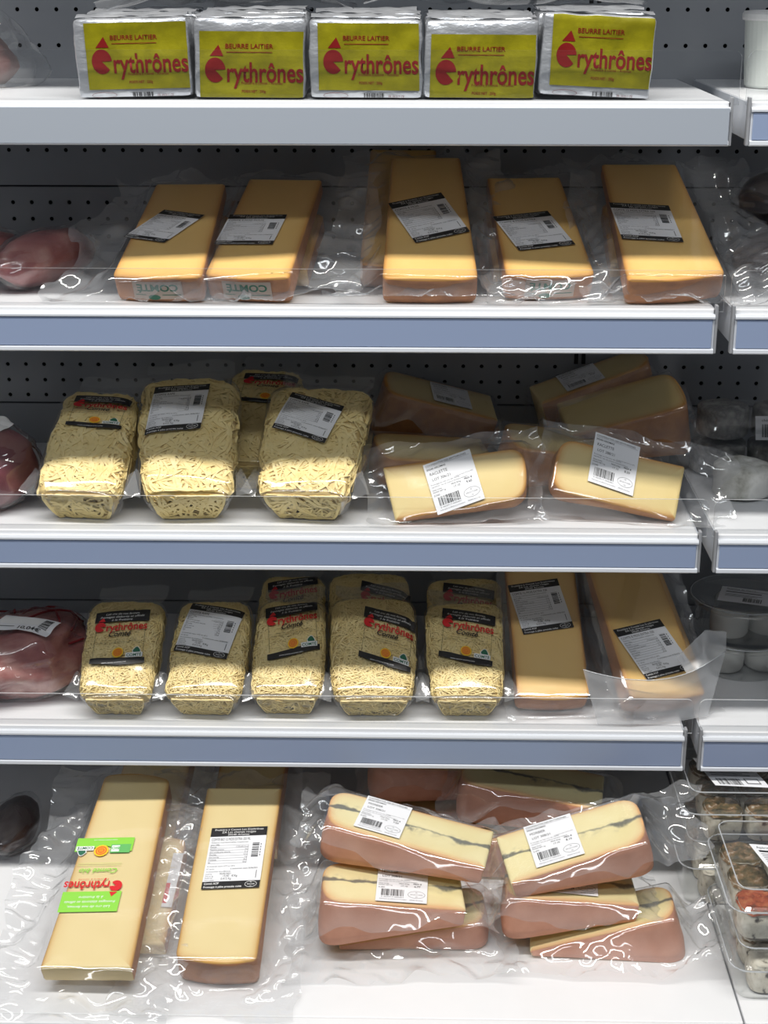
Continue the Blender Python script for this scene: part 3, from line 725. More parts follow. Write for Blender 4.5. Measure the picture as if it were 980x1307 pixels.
# ------------------------------------------------------------------ foil butter
def crumple(p, seed): return .0011*noise.noise(p*38+Vector((seed*3.3, 0, 0)))+.0012*(ridge(p.x*30+seed, p.z*30, p.y*20+seed)-.5)+.0004*noise.noise(p*120)
def butter(x, y, z, W, H, D, seed, label, group, tilt=0., yaw=0., area=(.08, 0., 1., .95), up=.0, printed=True, barcode=False):
    M = Matrix.Translation((x, y, z))@Matrix.Rotation(radians(yaw), 4, 'Z')@Matrix.Rotation(radians(tilt), 4, 'Y')
    M.translation.z += abs(sin(radians(tilt)))*W/2
    root = empty('butter_block', M, label, 'butter', group)
    R = .0042
    def surf(p):   # rounded box, with crumpling
        q = Vector((max(-W/2+R, min(W/2-R, p.x)), max(R, min(D-R, p.y)), max(R, min(H-R, p.z))))
        d = p-q
        n = d.normalized() if d.length > 1e-9 else Vector((0, -1, 0))
        lean = Vector((.05*(p.z-H/2)*(-1 if seed % 2 else 1)*.3, 0, 0))
        k = 1 if p.z > .004 else .15
        return q+n*(R+crumple(p, seed)*k)+lean, n
    mb = MB(); N = 26
    def face(f, nx, ny): mb.grid(nx, ny, lambda u, v: surf(f(u, v))[0], 'foil')
    face(lambda u, v: Vector((W*(u-.5), 0, H*v)), N, 18); face(lambda u, v: Vector((W*(.5-u), D, H*v)), N, 10)
    face(lambda u, v: Vector((W*(u-.5), D*v, H)), N, 12); face(lambda u, v: Vector((W*(.5-u), D*v, 0)), 12, 6)
    face(lambda u, v: Vector((-W/2, D*(1-u), H*v)), 12, 18); face(lambda u, v: Vector((W/2, D*u, H*v)), 12, 18)
    mb.build('foil_wrapper', root, smooth=True)
    fb = MB()   # folded foil flap lying along the top
    def flap(u, v): return Vector((W*(u-.5)*.97+.002*noise.noise(Vector((v*4, seed, u*3))), D*(.12+.8*v), H+.0012+.0035*abs(noise.noise(Vector((u*5, v*3, seed*1.9))))+.002*v*(1-v)*4))
    fb.grid(24, 8, flap, 'foil'); fb.build('foil_fold', root, smooth=True)
    if printed:
        x0, z0, x1, z1 = area; p = Print(W*1000, H*1000); w, h = W*1000, H*1000
        X0, X1, Z0, Z1 = (x0-.5)*w, (x1-.5)*w, (z0-.5)*h, (z1-.5)*h
        p.rect(X0, Z0, X1, Z1, 'foil_print', 0, n=24)
        hh = h*.86; zt = Z1+up*h if up else Z1; ww = X1-X0; cx = (X0+X1)/2
        p.text('BEURRE LAITIER', cx-.02*ww, zt-hh*.245, hh*.095, 'butter_red', 1, 'c', width=ww*.46, bold=.012)
        p.rect(cx-.24*ww, zt-hh*.305, cx+.20*ww, zt-hh*.295, 'butter_red', 1, n=6)
        p.logo(X0+.05*ww, zt-hh*.56, ww*.945, 'butter_red', 1, 1.18)
        p.text('Fruitière à comté - Aromas', cx+.10*ww, zt-hh*.765, hh*.055, 'butter_red', 1, 'c', width=ww*.40)
        p.text('POIDS NET : 250g', cx+.02*ww, zt-hh*.885, hh*.055, 'butter_red', 1, 'c', width=ww*.23, bold=.012)
        if barcode:
            p.bars(-.02*w, -.49*h, .16*w, -.425*h, 'black_ink', 1, False, seed); p.text('FR 39.017 CE', .2*w, -.48*h, 2.8, 'butter_red', 1, width=.14*w)
            p.ring(-.27*w, -.455*h, .11*w, .035*h, .3, 'butter_red', 1)
        def S(u, v):
            q = Vector((u*W, 0, (v+.5)*H)); q.x = max(-W/2+.0006, min(W/2-.0006, q.x)); q.z = max(.001, min(H-.001, q.z))
            return surf(q)
        p.build('printed_label', root, S, off=.0008, dl=.00030, smooth=True)
    settle(root, z)
    return root
BG = 'foil butter blocks in rows'
cols = [(-.2575, .1035, .0690, 2.2, (.10, .115, .99, .95), 0, True, 'leftmost foil butter block with a yellow red-lettered front tilting left'),
        (-.1520, .1005, .0700, .4, (.05, .01, .985, .84), 0, False, 'yellow-fronted butter block with a silver top strip beside the leftmost one'),
        (-.0470, .1020, .0690, .3, (.08, .11, .97, .95), 0, True, 'middle yellow-fronted butter block of five with crumpled silver bottom edge'),
        (.0570, .1010, .0685, .4, (.05, .01, .985, .82), 0, False, 'fourth yellow-fronted butter block with plain silver above the yellow'),
        (.1600, .1010, .0720, 2.6, (.09, .13, .99, .98), 0, True, 'rightmost yellow-fronted butter block leaning right with barcode at its foot')]
nth = ['leftmost', 'second', 'middle', 'fourth', 'rightmost']
for i, (x, W, H, tl, ar, up, bc, lb) in enumerate(cols):
    sg = -1 if i == 0 else 1
    butter(x, 1.4445, ZS[0], W, H, .036, i+1, lb, BG, tilt=tl*sg*(.6 if i == 0 else 1), area=ar, barcode=bc)
    for k in range(1, 4):
        butter(x+rng.uniform(-.0015, .0015), 1.4445+.0395*k, ZS[0], W-.003, H+rng.uniform(.001, .004), .036, 10*i+k+20,
               f'silver foil butter block in {("second", "third", "last")[k-1]} row behind the {nth[i]} yellow-fronted one', BG, tilt=rng.uniform(-1, 1), printed=False)
def shrink(x0, x1, z, seed, label):
    mb = MB()
    def fn(u, v):
        x = x0+(x1-x0)*u; y = 1.485+.115*v
        return Vector((x, y, z+.006*noise.noise(Vector((u*5, v*3, seed)))+.008*ridge(u*3.3, v*2.4, seed)-.02*max(0, abs(u-.5)*2-.85)*6*.3))
    mb.grid(60, 26, fn, 'film'); tag(mb.build('shrink_film', None, smooth=True), label, 'plastic film', 'loose clear film over the rear butter')
shrink(-.30, -.06, ZS[0]+.0810, 1.3, 'loose clear film lying over the rear butter on the left')
shrink(-.05, .21, ZS[0]+.0830, 4.4, 'loose clear film lying over the rear butter on the right')

# ------------------------------------------------------------------ hard cheese wedges on the second shelf
WG = 'vacuum-packed hard cheese wedges on the second shelf'
W2 = {'w1': ((-.2387, 1.5179, 1.3565, -7.3, 24.1, 1.6), (.087, .0719, .1629, .1644), (-.0099, .0007, .0433, -.0091, .0307, .0492), 'leftmost hard cheese wedge leaning right under a skewed white label, rind mark below'),
      'w2': ((-.1478, 1.5178, 1.3582, -10.2, 24.2, .6), (.0832, .0763, .1712, .1731), (-.0133, -.0098, .0580, .0027, .0031, .0526), 'second hard cheese wedge from the left with brown rind showing along its right'),
      'w3': ((.0114, 1.534, 1.3618, 1.6, 25.3, -.3), (.0902, .0709, .2103, .2095), (.0004, -.0075, .0534, .0197, -.0264, .0681), 'middle hard cheese wedge standing straight with a tilted label near its right edge'),
      'w4': ((.1193, 1.536, 1.3592, 8.2, 24.7, -1.4), (.0856, .076, .1697, .1717), (-.0055, -.0141, .0572, .0098, -.0180, .0589), 'hard cheese wedge with film folded across its label and an upside-down mark on its rind'),
      'w5': ((.237, 1.5256, 1.3671, 1.4, 25.7, 3.7), (.0939, .076, .1994, .1892), (-.0131, -.0088, .0584, -.0094, -.0023, .0622), 'rightmost hard cheese wedge of the second shelf, next to the shelf end')}
def rind_mark(parent, H, t, flip, ink='dark_green', bul=.004, x0=0.):
    p = Print(52, 20); p.rect(-24, -9.5, 24, 8, 'casein'); p.text('COMTÉ', 0, -6.5, 9.5, ink, 1, 'c', width=40, bold=.03)
    p.disc(4, 6.2, 6, 2.6, ink, 1); p.rect(-22, 3.4, -4, 4.2, ink, 1); p.rect(12, 3.4, 22, 4.2, ink, 1)
    def S(u, v):
        x = x0+u*.052; s = x/.042
        return Vector((x, -H/2-bul*(1-s*s)-.0010, -t*.5+v*t*.80)), Vector((0, -1, 0))
    p.build('rind_mark', parent, S, off=.0004, flip=flip)
W2o = {}
WT = {'w1': 'COMTE 12 MOIS EXTRA', 'w2': 'COMTE 4 MOIS DOUX', 'w3': 'COMTE 8 MOIS', 'w4': 'COMTE 8 MOIS EXTRA', 'w5': 'COMTE 12 MOIS EXTRA 320'}
for i, (k, (ps, dm, lp, lb)) in enumerate(W2.items()):
    M = pose(*ps); root = empty('cheese_wedge', M, lb, 'cheese', WG); W2o[k] = root
    th = (.028, .028, .016, .016)
    wedge(root, dm, th, 0, 'hard_cheese', 'brown_rind', seed=i*3.1)
    if k in ('w1', 'w2', 'w4'): rind_mark(root, (dm[2]+dm[3])/2, .028, True)
    film(root, dm, th, ({'w1': .065, 'w3': .060, 'w5': .04}.get(k, .024), {'w2': .060, 'w5': .065, 'w3': .05}.get(k, .036), .030 if k in ('w1', 'w2', 'w4') else .040, .03), M, ZS[1], seed=i+1.5, amp=1.4)
    white_label(WT[k], i+3).build('label', root, flat_S(*lp), off=.0019)
    settle(root, ZS[1])
beh = {'w1': 'dark hard cheese wedge propping up the leftmost one from behind', 'w2': 'dark hard cheese wedge propping up the second one from behind', 'w3': 'dark hard cheese wedge showing behind the middle one, left of it', 'w4': 'dark hard cheese wedge behind the one with folded film', 'w5': 'dark hard cheese wedge behind the rightmost one of the second shelf'}
for n_, (k, lb) in enumerate(beh.items()):
    c = copy_tree(W2o[k], Vector((-.024, .072, 0)), lb, WG, skip=('label', 'rind_mark', 'film_bag')) if k == 'w3' else None
    if c is None:
        ps, dm = W2[k][0], W2[k][1]
        M = pose(*ps)@T((0, .030, -.0345)); root = empty('cheese_wedge', M, lb, 'cheese', WG)
        wedge(root, (dm[0], dm[1], .10, .10), (.020, .020, .020, .020), 2, 'hard_cheese', 'brown_rind', seed=n_+61); settle(root, ZS[1])

# ------------------------------------------------------------------ third shelf: bags of coarse grated cheese, two raclette pieces
GG = 'bags of coarse grated cheese on the third shelf'
G = {'g1': ((-.3325, 1.4985, 1.1478, -5.1, 35.7, -.1), (.0930, .0780, .1308, .1361), (.0049, .0283, .0589, -.0015, .0026, .0442), clear_label(.8), 'leftmost coarse grated cheese bag with a black and red clear label'),
     'g2': ((-.2309, 1.4939, 1.1535, 7.5, 36.8, -1.7), (.0960, .1020, .1497, .1504), (-.0116, .0243, .0567, .0045, .0098, .0614), white_label('COMTE RAPE', 21), 'middle coarse grated cheese bag with an upright white label on its left half'),
     'g3': ((-.1055, 1.4973, 1.1501, -9.4, 35.7, 2.5), (.1000, .1090, .1397, .1405), (-.0049, .0178, .0577, -.0202, .0142, .0489), white_label('COMTE RAPE', 22), 'rightmost coarse grated cheese bag with a white label tilted clockwise')}
Go = {}
for i, (k, (ps, dm, lp, lab, lb)) in enumerate(G.items()):
    Go[k] = grated_bag(pose(*ps), lb, GG, dm, .045, i+2, False, lab, lp, ZS[2], fin=.036)
copy_tree(Go['g1'], Vector((.166, .094, .002)), 'coarse grated cheese bag in shade between and behind the two white-labelled ones', GG)
RG = 'vacuum-packed washed-rind cheese pieces on the third shelf'
rac = {'r1': ((.041, 1.465, 1.1096, -6.3, 57, 11.5), (.1296, .1410, .0570, .0530), (.012, .034, .034, .012), 1, (-.0014, .0013, .0490, .0098, -.0080, .0534), 'LOT 306/21', '9.60', 'washed-rind cheese piece rising to its rounded right end, label across its middle'),
       'r2': ((.2066, 1.475, 1.1151, 8.2, 56, -16), (.1257, .1270, .0560, .0570), (.034, .012, .012, .034), 3, (-.0087, .0132, .0476, -.0050, -.0009, .0526), 'LOT 288/21', '8.30', 'washed-rind cheese piece dipping to the right, its label sticking up past the top')}
ro = {}
for i, (k, (ps, dm, th, rim, lp, lot, pr, lb)) in enumerate(rac.items()):
    M = pose(*ps); root = empty('washed_rind_cheese', M, lb, 'cheese', RG); ro[k] = root
    wedge(root, dm, th, rim, 'washed_cheese', 'orange_rind', r=.014, bulge=.004, seed=i*5.5+2)
    film(root, dm, th, (.030, .022, .018, .026) if k == 'r1' else (.022, .052, .018, .026), M, ZS[2], seed=i+11.5, amp=1.2)
    coop_label('RACLETTE', lot, '0.540', pr, 30+i).build('label', root, flat_S(*lp), off=.0020)
    settle(root, ZS[2])
def rear_piece(name, src, M, label, group):
    c = copy_tree(src, Vector((0, 0, 0)), label, group); c.matrix_world = M; return c
def flatpose(x, y, z, yaw, s, a): return pose(x, y, z, yaw, s, a, 'flat')
def plain_piece(nm, M, dm, th, rim, ch, ri, label, group, seed, zf, lab=None, lp=None, margins=(.02, .02, .016, .016), r=.014):
    root = empty(nm, M, label, 'cheese', group)
    wedge(root, dm, th, rim, ch, ri, r=r, seed=seed)
    film(root, dm, th, margins, M, zf, seed=seed+.7, amp=1.1)
    if lab: lab.build('label', root, flat_S(*lp), off=.0019)
    settle(root, zf)
    return root
plain_piece('washed_rind_cheese', flatpose(.022, 1.585, 1.112, 18, 8, 12), (.125, .125, .06, .06), (.036, .014, .014, .036), 3, 'washed_cheese', 'orange_rind', 'washed-rind piece lying low in shade right behind the rising piece', RG, 21, ZS[2])
plain_piece('washed_rind_cheese', flatpose(.030, 1.665, 1.150, 8, 16, 10), (.125, .125, .065, .065), (.058, .040, .040, .058), 3, 'washed_cheese', 'orange_rind', 'dark washed-rind piece high against the back wall on the left', RG, 23, ZS[2], coop_label('RACLETTE', 'LOT 306/21', '0.512', '8.75', 36), (.01, 0, .045, 0, 0, .05))
plain_piece('washed_rind_cheese', flatpose(.165, 1.580, 1.122, 14, 10, 10), (.13, .13, .065, .065), (.048, .020, .020, .048), 3, 'washed_cheese', 'orange_rind', 'washed-rind piece behind the dipping piece, rind end to the left', RG, 25, ZS[2])
plain_piece('washed_rind_cheese', flatpose(.225, 1.632, 1.150, 6, -14, 18), (.13, .13, .07, .07), (.040, .066, .066, .040), 1, 'washed_cheese', 'orange_rind', 'big shaded washed-rind piece whose rounded end rises to the right', RG, 27, ZS[2])
plain_piece('washed_rind_cheese', flatpose(.195, 1.684, 1.168, 10, -18, 8), (.13, .13, .05, .05), (.070, .090, .090, .070), 1, 'washed_cheese', 'orange_rind', 'dark washed-rind piece topmost against the back wall beside the upright', RG, 29, ZS[2], coop_label('RACLETTE', 'LOT 306/21', '0.498', '8.50', 37), (-.01, 0, .045, 0, 0, .045), r=.02)

# ------------------------------------------------------------------ fourth shelf: bags of fine grated cheese, two hard wedges
SG = 'bags of fine grated cheese on the fourth shelf'
S4 = {'s1': ((-.3116, 1.4877, .9199, -1, 36.2, .5), (.0806, .0844, .1152, .1213), (-.0007, .0055, .0578, .0057, -.0003, .0674), clear_label(1.), 'leftmost fine grated cheese bag with the black and red clear label'),
      's2': ((-.2181, 1.4867, .9165, -4, 35.6, 1.5), (.0858, .0795, .1160, .1220), (-.0004, .0153, .0581, -.0111, .0131, .0616), white_label('COMTE RAPE', 41), 'fine grated cheese bag with the white printed label, only such on its shelf'),
      's3': ((-.1325, 1.4942, .9196, -.7, 36.3, .1), (.0810, .0720, .1145, .1197), (.0030, .0164, .0550, .0129, -.0070, .0670), clear_label(-1.2), 'fine grated cheese bag right of the white-labelled one, clear label rising right'),
      's4': ((-.0425, 1.4931, .9217, 2.8, 36.6, -.8), (.0921, .0907, .1201, .1250), (.0148, .0034, .0548, -.0169, .0078, .0658), clear_label(.6), 'widest fine grated cheese bag with its clear label sliding down to the right'),
      's5': ((.0553, 1.493, .9192, .2, 36.3, .8), (.0811, .0842, .1138, .1193), (.0019, .0089, .0565, -.0107, .0064, .0642), clear_label(.9), 'rightmost fine grated cheese bag standing next to the hard cheese wedge')}
So = {}
for i, (k, (ps, dm, lp, lab, lb)) in enumerate(S4.items()):
    So[k] = grated_bag(pose(*ps), lb, SG, dm, .038, i+11, True, lab, lp, ZS[3], fin=.030)
for k, dx, s in (('s3', -.004, 'fine grated cheese bag showing a black banner behind the one with rising label'), ('s4', -.006, 'fine grated cheese bag showing a black banner behind the widest bag'), ('s5', .002, 'fine grated cheese bag in shade behind the rightmost fine bag')):
    copy_tree(So[k], Vector((dx, .070, .0025)), s, SG)
CG = 'vacuum-packed hard cheese wedges on the fourth shelf'
C4 = {'c1': ((.143, 1.5235, .9299, 7, 38.6, -2.1), (.0764, .076, .1649, .1665), (-.0043, .0237, .0558, .0086, -.0122, .0603), 'COMTE 12 MOIS EXTRA 320', 'hard cheese wedge beside the grated bags with its label high up', 'film'),
      'c2': ((.2479, 1.5229, .9322, 26.4, 36.3, -7.9), (.0880, .0823, .1679, .1731), (.0003, -.0295, .0599, .0100, -.0196, .0630), 'COMTE 8 MOIS EXTRA 320', 'hard cheese wedge at the shelf end, frosted bag mouth curling over its label', 'film')}
Co = {}
for i, (k, (ps, dm, lp, tt, lb, fm)) in enumerate(C4.items()):
    M = pose(*ps); root = empty('cheese_wedge', M, lb, 'cheese', CG); Co[k] = root
    th = (.030, .030, .012, .012)
    wedge(root, dm, th, 0, 'hard_cheese', 'brown_rind', seed=i*3.7+9)
    film(root, dm, th, (.012, .026, .020, .02), M, ZS[3], seed=i+17.5, mname=fm, amp=1.1)
    white_label(tt, 51+i).build('label', root, flat_S(*lp), off=.0019)
    settle(root, ZS[3])
    copy_tree(root, Vector((.004, .066, .0015)), f'hard cheese wedge in shade behind the {("one beside the grated bags", "one at the shelf end")[i]}', CG, ('label',))
# the open mouth of the frosted bag in front of the wedge at the shelf end
mb = MB()
def mouth(u, v):
    x = .192+.118*u; zt = .9085+.010*(2*u-1)**2*(1 if u < .5 else 2.3)-.004
    z = ZS[3]+.0035+(zt-ZS[3]-.0035)*v
    y = 1.4405+.012*sin(u*pi)*(-.2)+.03*(v*.35)*(1-.5*sin(u*pi))+.0014*noise.noise(Vector((u*6, v*4, 3)))+.02*u*u
    x += .016*v*(2*u-1)
    return Vector((x, y, z))
mb.grid(40, 22, mouth, 'frosted_film')
def flapm(u, v): a = mouth(1-.28*u, 1); return a+Vector((.004*v-.012*u*v, .022*v, .028*v*(1-.9*abs(u-.45)*1.4)+.0015*noise.noise(Vector((u*5, v*4, 8)))))
mb.grid(12, 10, flapm, 'frosted_film')
mb.tube([mouth(i/24, 1) for i in range(25)], .0006, 'acrylic_edge', 5)
mb2 = mb.build('bag_mouth', None, smooth=True)
mb2.parent = Co['c2']; bpy.context.view_layer.update(); mb2.matrix_parent_inverse = Co['c2'].matrix_world.inverted()

# ------------------------------------------------------------------ bottom deck: two long wedges, stacks of ash cheese
DG = 'long pale cheese wedges on the bottom deck'
D5 = {'d1': ((-.3057, 1.3555, .7329, -6.7, 18.3, 3.1), (.0888, .0722, .2483, .2414), (-.0137, -.0115, .0594, .0040, -.0011, .0944), green_label(), True, 'long pale cheese wedge with an upside-down green label'),
      'd2': ((-.1854, 1.3605, .7266, -3.4, 17.5, 1.3), (.0793, .0809, .2194, .2231), (.0027, .0128, .0585, .0048, -.0004, .0808), white_label('COMTE BIO 12 MOIS EXTRA 320 ML', 61), False, 'long pale cheese wedge with a black and white printed label')}
Do = {}
for i, (k, (ps, dm, lp, lab, fl, lb)) in enumerate(D5.items()):
    M = pose(*ps); root = empty('long_cheese_wedge', M, lb, 'cheese', DG); Do[k] = root
    th = (.036, .036, .014, .014) if k == 'd2' else (.022, .022, .030, .030)
    wedge(root, dm, th, 0 if k == 'd2' else 2, 'pale_hard_cheese', 'brown_rind', seed=i*3.9+19, bulge=.006)
    film(root, dm, th, (.055, .045, .060, .03), M, ZD, seed=i+27.5, amp=1.4, res=.0028, yfront=1.0)
    lab.build('label', root, flat_S(*lp), off=.0019, flip=fl)
    settle(root, ZD)
    p = plain_piece('long_cheese_wedge', M@Matrix.Translation((.004 if i == 0 else -.004, .156, -.042)), (.078, .074, .16, .16), (.03, .03, .03, .03), 2, 'pale_hard_cheese', 'brown_rind',
                    ('long pale wedge propping up the far end of the green-labelled one', 'long pale wedge propping up the far end of the white-labelled one')[i], DG, 71+i, ZD, r=.006)
for k, sx, s in (('d1', .05, 'second white label edge of the pale wedge under the green-labelled one'),):
    M = Do['d1'].matrix_world.copy()@Matrix.Translation((.022, .000, -.0345))
    ZL = plain_piece('long_cheese_wedge', M, (.080, .074, .135, .135), (.018, .018, .026, .026), 2, 'pale_hard_cheese', 'brown_rind', 'pale wedge under the green-labelled one, white label edge peeping out right', DG, 81, ZD, r=.006, margins=(.01, .02, .02, .01))
    sl = Print(10, 60); sl.rect(-5, -30, 5, 30, 'paper'); sl.rect(-5, -26, -1, -4, 'red_ink', 1); sl.build('label', ZL, flat_S(.0335, .012, .011, 0, 0, .070), off=.002)
MG = 'vacuum-packed cheese pieces with an ash line'
mor = {'m3': ((-.002, 1.3505, .6830, 1, -11.0, 1.8), (.148, .150, .0627, .0644), (.006, .034, .034, .006), 1, None, None, None, None, 'lowest piece of the left pink-rind stack, thin end to the left'),
       'm2': ((-.0176, 1.3293, .7324, 4.1, 6, 3.2), (.140, .1371, .0639, .0667), (.058, .020, .020, .058), 3, (.0081, .0009, .0511, -.0004, .0063, .0624), 'LOT 308/21', '0.385', '6.77', 'middle piece of the left pink-rind stack with its label half covered above'),
       'm1': ((-.0015, 1.3657, .7764, -6.5, 12.9, 2.9), (.1621, .1700, .0627, .0663), (.046, .020, .020, .046), 3, (-.0295, .0029, .0476, -.0009, .0062, .0582), 'LOT 308/21', '0.429', '7.50', 'topmost piece of the left pink-rind stack, blue-grey ash line, sloping to the right'),
       'm6': ((.1900, 1.338, .6885, -2.8, -17.5, .5), (.1464, .1466, .0612, .0600), (.008, .056, .056, .008), 1, None, None, None, None, 'lowest piece of the right pink-rind stack, thick end to the right'),
       'm5': ((.1611, 1.3419, .7300, .9, 4.5, 2.2), (.1300, .1270, .0651, .0619), (.054, .020, .020, .054), 3, (.0005, .0044, .0521, -.0020, .0051, .0550), 'LOT 308/21', '0.398', '6.90', 'middle piece of the right pink-rind stack, its label mostly hidden'),
       'm4': ((.1591, 1.3470, .7770, 4.0, -18, 7.7), (.1392, .1461, .0742, .0696), (.020, .046, .046, .020), 1, (-.0171, .0032, .0497, -.0004, -.0023, .0644), 'LOT 308/21', '0.475', '8.10', 'topmost piece of the right pink-rind stack, thin ash line, rising to the right')}
for i, (k, (ps, dm, th, rim, lp, lot, kg, pr, lb)) in enumerate(mor.items()):
    M = pose(*ps, 'flat'); root = empty('ash_line_cheese', M, lb, 'cheese', MG)
    wedge(root, dm, th, rim, 'ash_cheese', 'pink_rind', r=.020, bulge=.003, seed=i*4.3+31)
    big = k in ('m1', 'm4', 'm3', 'm6')
    film(root, dm, th, {'m3': (.05, .03, .055, .02), 'm2': (.03, .03, .016, .01), 'm1': (.03, .024, .012, .034), 'm6': (.035, .055, .034, .02), 'm5': (.02, .03, .014, .01), 'm4': (.022, .055, .012, .034)}[k], M, ZD, seed=i+37.5, amp=1.35, yfront=1.0)
    if lp: coop_label('MORBIER', lot, kg, pr, 70+i).build('label', root, flat_S(*lp), off=.0020)
    settle(root, ZD)
plain_piece('ash_line_cheese', flatpose(.132, 1.476, .772, -8, 8, 6), (.15, .15, .065, .065), (.052, .035, .035, .052), 3, 'ash_cheese', 'pink_rind', 'upper shaded pink-rind piece right behind the top of the right stack', MG, 51, ZD)
plain_piece('ash_line_cheese', flatpose(.134, 1.478, .712, -4, 2, 2), (.15, .15, .065, .065), (.050, .042, .042, .050), 3, 'ash_cheese', 'pink_rind', 'lower shaded pink-rind piece right behind the right stack', MG, 52, ZD)
plain_piece('ash_line_cheese', flatpose(.030, 1.562, .757, 4, 4, 8), (.15, .15, .065, .065), (.050, .040, .040, .050), 3, 'ash_cheese', 'pink_rind', 'dark pink-rind piece in the gap between the two stacks, upper one', MG, 53, ZD)
plain_piece('ash_line_cheese', flatpose(.032, 1.562, .700, 2, 0, 2), (.15, .15, .065, .065), (.038, .038, .038, .038), 3, 'ash_cheese', 'pink_rind', 'dark pink-rind piece in the gap between the two stacks, lower one', MG, 54, ZD)
plain_piece('ash_line_cheese', flatpose(.120, 1.650, .800, 4, 2, 6), (.15, .15, .065, .065), (.05, .05, .05, .05), 3, 'ash_cheese', 'pink_rind', 'farthest pink-rind piece, very dark, under the shelf above the right stack', MG, 55, ZD)
plain_piece('ash_line_cheese', flatpose(.120, 1.652, .735, 4, 0, 0), (.15, .15, .065, .065), (.074, .074, .074, .074), 3, 'ash_cheese', 'pink_rind', 'thick dark pink-rind piece carrying the farthest one', MG, 56, ZD)

# ------------------------------------------------------------------ meats at the left edge
def blob(name, parent, cx, cy, cz, rx, ry, rz, m, seed, yaw=0, lump=.16, zmin=None):
    mb = MB(); Rz = Matrix.Rotation(radians(yaw), 3, 'Z')
    def fn(u, v):
        th = 2*pi*u; ph = pi*(v-.5)*.999; d = Vector((cos(ph)*cos(th), cos(ph)*sin(th), sin(ph)))
        k = 1+lump*noise.noise(d*1.7+Vector((seed, 0, 0)))+lump*.5*noise.noise(d*4+Vector((0, seed, 0)))
        p = Rz@Vector((d.x*rx*k, d.y*ry*k, d.z*rz*k))+Vector((cx, cy, cz))
        if zmin is not None: p.z = max(zmin, p.z)
        return p
    mb.grid(36, 22, fn, m, wrap=True); return mb.build(name, parent, smooth=True), fn
def film_blob(parent, fn, c, seed, k=1.06, zmin=0, name='film_bag', fr=.3):
    mb = MB(); c = Vector(c)
    def g(u, v):
        p = fn(u, v); d = p-c
        q = c+d*(k+.05*ridge(u*9, v*7, seed)+.10*max(0, noise.noise(Vector((u*5, v*4, seed)))))
        q.z = max(zmin, q.z); return q
    mb.grid(60, 40, g, 'film', wrap=True); return mb.build(name, parent, smooth=True)
I = Matrix.Identity(4)
r = empty('netted_roast', T((-.434, 1.52, ZS[3])), 'pink roast in clear film with dark red string and a price label', 'meat')
b, fn = blob('meat', r, 0, 0, .040, .088, .062, .043, 'meat_pink', 2.2, yaw=25, lump=.22, zmin=.002)
film_blob(r, fn, (0, 0, .04), 4.1, 1.04, .001)
for k in range(6):
    mb = MB(); rr2 = random.Random(k)
    if k < 3: pts = [fn((.02+.10*k+.02*sin(t*.9)) % 1, .52+.42*t/12)+Vector((0, 0, .004)) for t in range(13)]
    else: pts = [fn((-.12+.055*t) % 1, .62+.09*(k-3)+.02*sin(t*1.3+k))+Vector((0, -.001, .004)) for t in range(9)]
    mb.tube(pts, .0012, 'string_red'); mb.build('net_string', r)
pl = Print(48, 30); pl.rect(-24, -15, 24, 15, 'paper'); pl.rect(-22, -3, 12, 12, 'white_ink', 1); pl.bars(13, -6, 20, 12, 'black_ink', 1, True, 5)
pl.text('10,04€', -2, -12.5, 7, 'black_ink', 1, bold=.02); pl.rect(-20, -9, -6, -8, 'grey_ink', 1)
mv = [v.co.copy() for v in b.data.vertices]
def Sm(u, v):
    q = Vector((.020+u*.062+v*.010, -.020+v*.030-u*.012, 0))
    z = sum(sorted(((p.z for p in mv if (p.x-q.x)**2+(p.y-q.y)**2 < .018**2 and p.z > .03)), reverse=True)[:3])/3 if any((p.x-q.x)**2+(p.y-q.y)**2 < .018**2 and p.z > .03 for p in mv) else .06
    return Vector((q.x, q.y, z+.0035)), Vector((0, -.3, .95))
_g = [[Sm(-.5+i/4, -.5+j/4)[0] for i in range(5)] for j in range(5)]
def Sg(u, v):
    a, c = (u+.5)*4, (v+.5)*4; i, j = min(3, int(a)), min(3, int(c)); fa, fc = a-i, c-j
    return (_g[j][i]*(1-fa)+_g[j][i+1]*fa)*(1-fc)+(_g[j+1][i]*(1-fa)+_g[j+1][i+1]*fa)*fc, Vector((0, -.3, .95))
pl.build('price_label', r, Sg, off=.0022, dl=.0003)
r = empty('dark_meat_pack', T((-.445, 1.50, ZS[2])), 'dark red cured meat in clear film at the left of the third shelf', 'meat')
b, fn = blob('meat', r, 0, 0, .042, .058, .04, .046, 'meat_dark', 5.2, yaw=30, lump=.15, zmin=.002); film_blob(r, fn, (0, 0, .04), 6.1, 1.05, .001)
mb = MB(); mb.grid(16, 8, lambda u, v: fn((.55+.5*u) % 1, .80+.12*v)+Vector((0, .004, .006)), 'white_ink'); mb.build('paper_collar', r, smooth=True)
SGp = 'pink sausages in film at the left of the second shelf'
for i, (x, y, yw, lb) in enumerate(((-.452, 1.545, 62, 'pink sausage pack cut off by the left edge, second shelf'), (-.374, 1.548, 68, 'pink sausage pack beside the leftmost wedge, second shelf'))):
    r = empty('sausage_pack', T((x, y, ZS[1])), lb, 'meat', SGp)
    b, fn = blob('meat', r, 0, 0, .026, .075, .030, .027, 'meat_pink', 8.2+i, yaw=yw, lump=.10, zmin=.002); film_blob(r, fn, (0, 0, .026), 9.1+i, 1.07, .001)
r = empty('pale_meat_pack', T((-.440, 1.60, ZS[0])), 'pale meat in crinkled clear film tied with red string, top shelf', 'meat')
b, fn = blob('meat', r, -.01, 0, .026, .044, .035, .030, 'meat_pale', 12.2, yaw=10, lump=.2, zmin=.002); film_blob(r, fn, (-.01, 0, .026), 13.1, 1.55, .001)
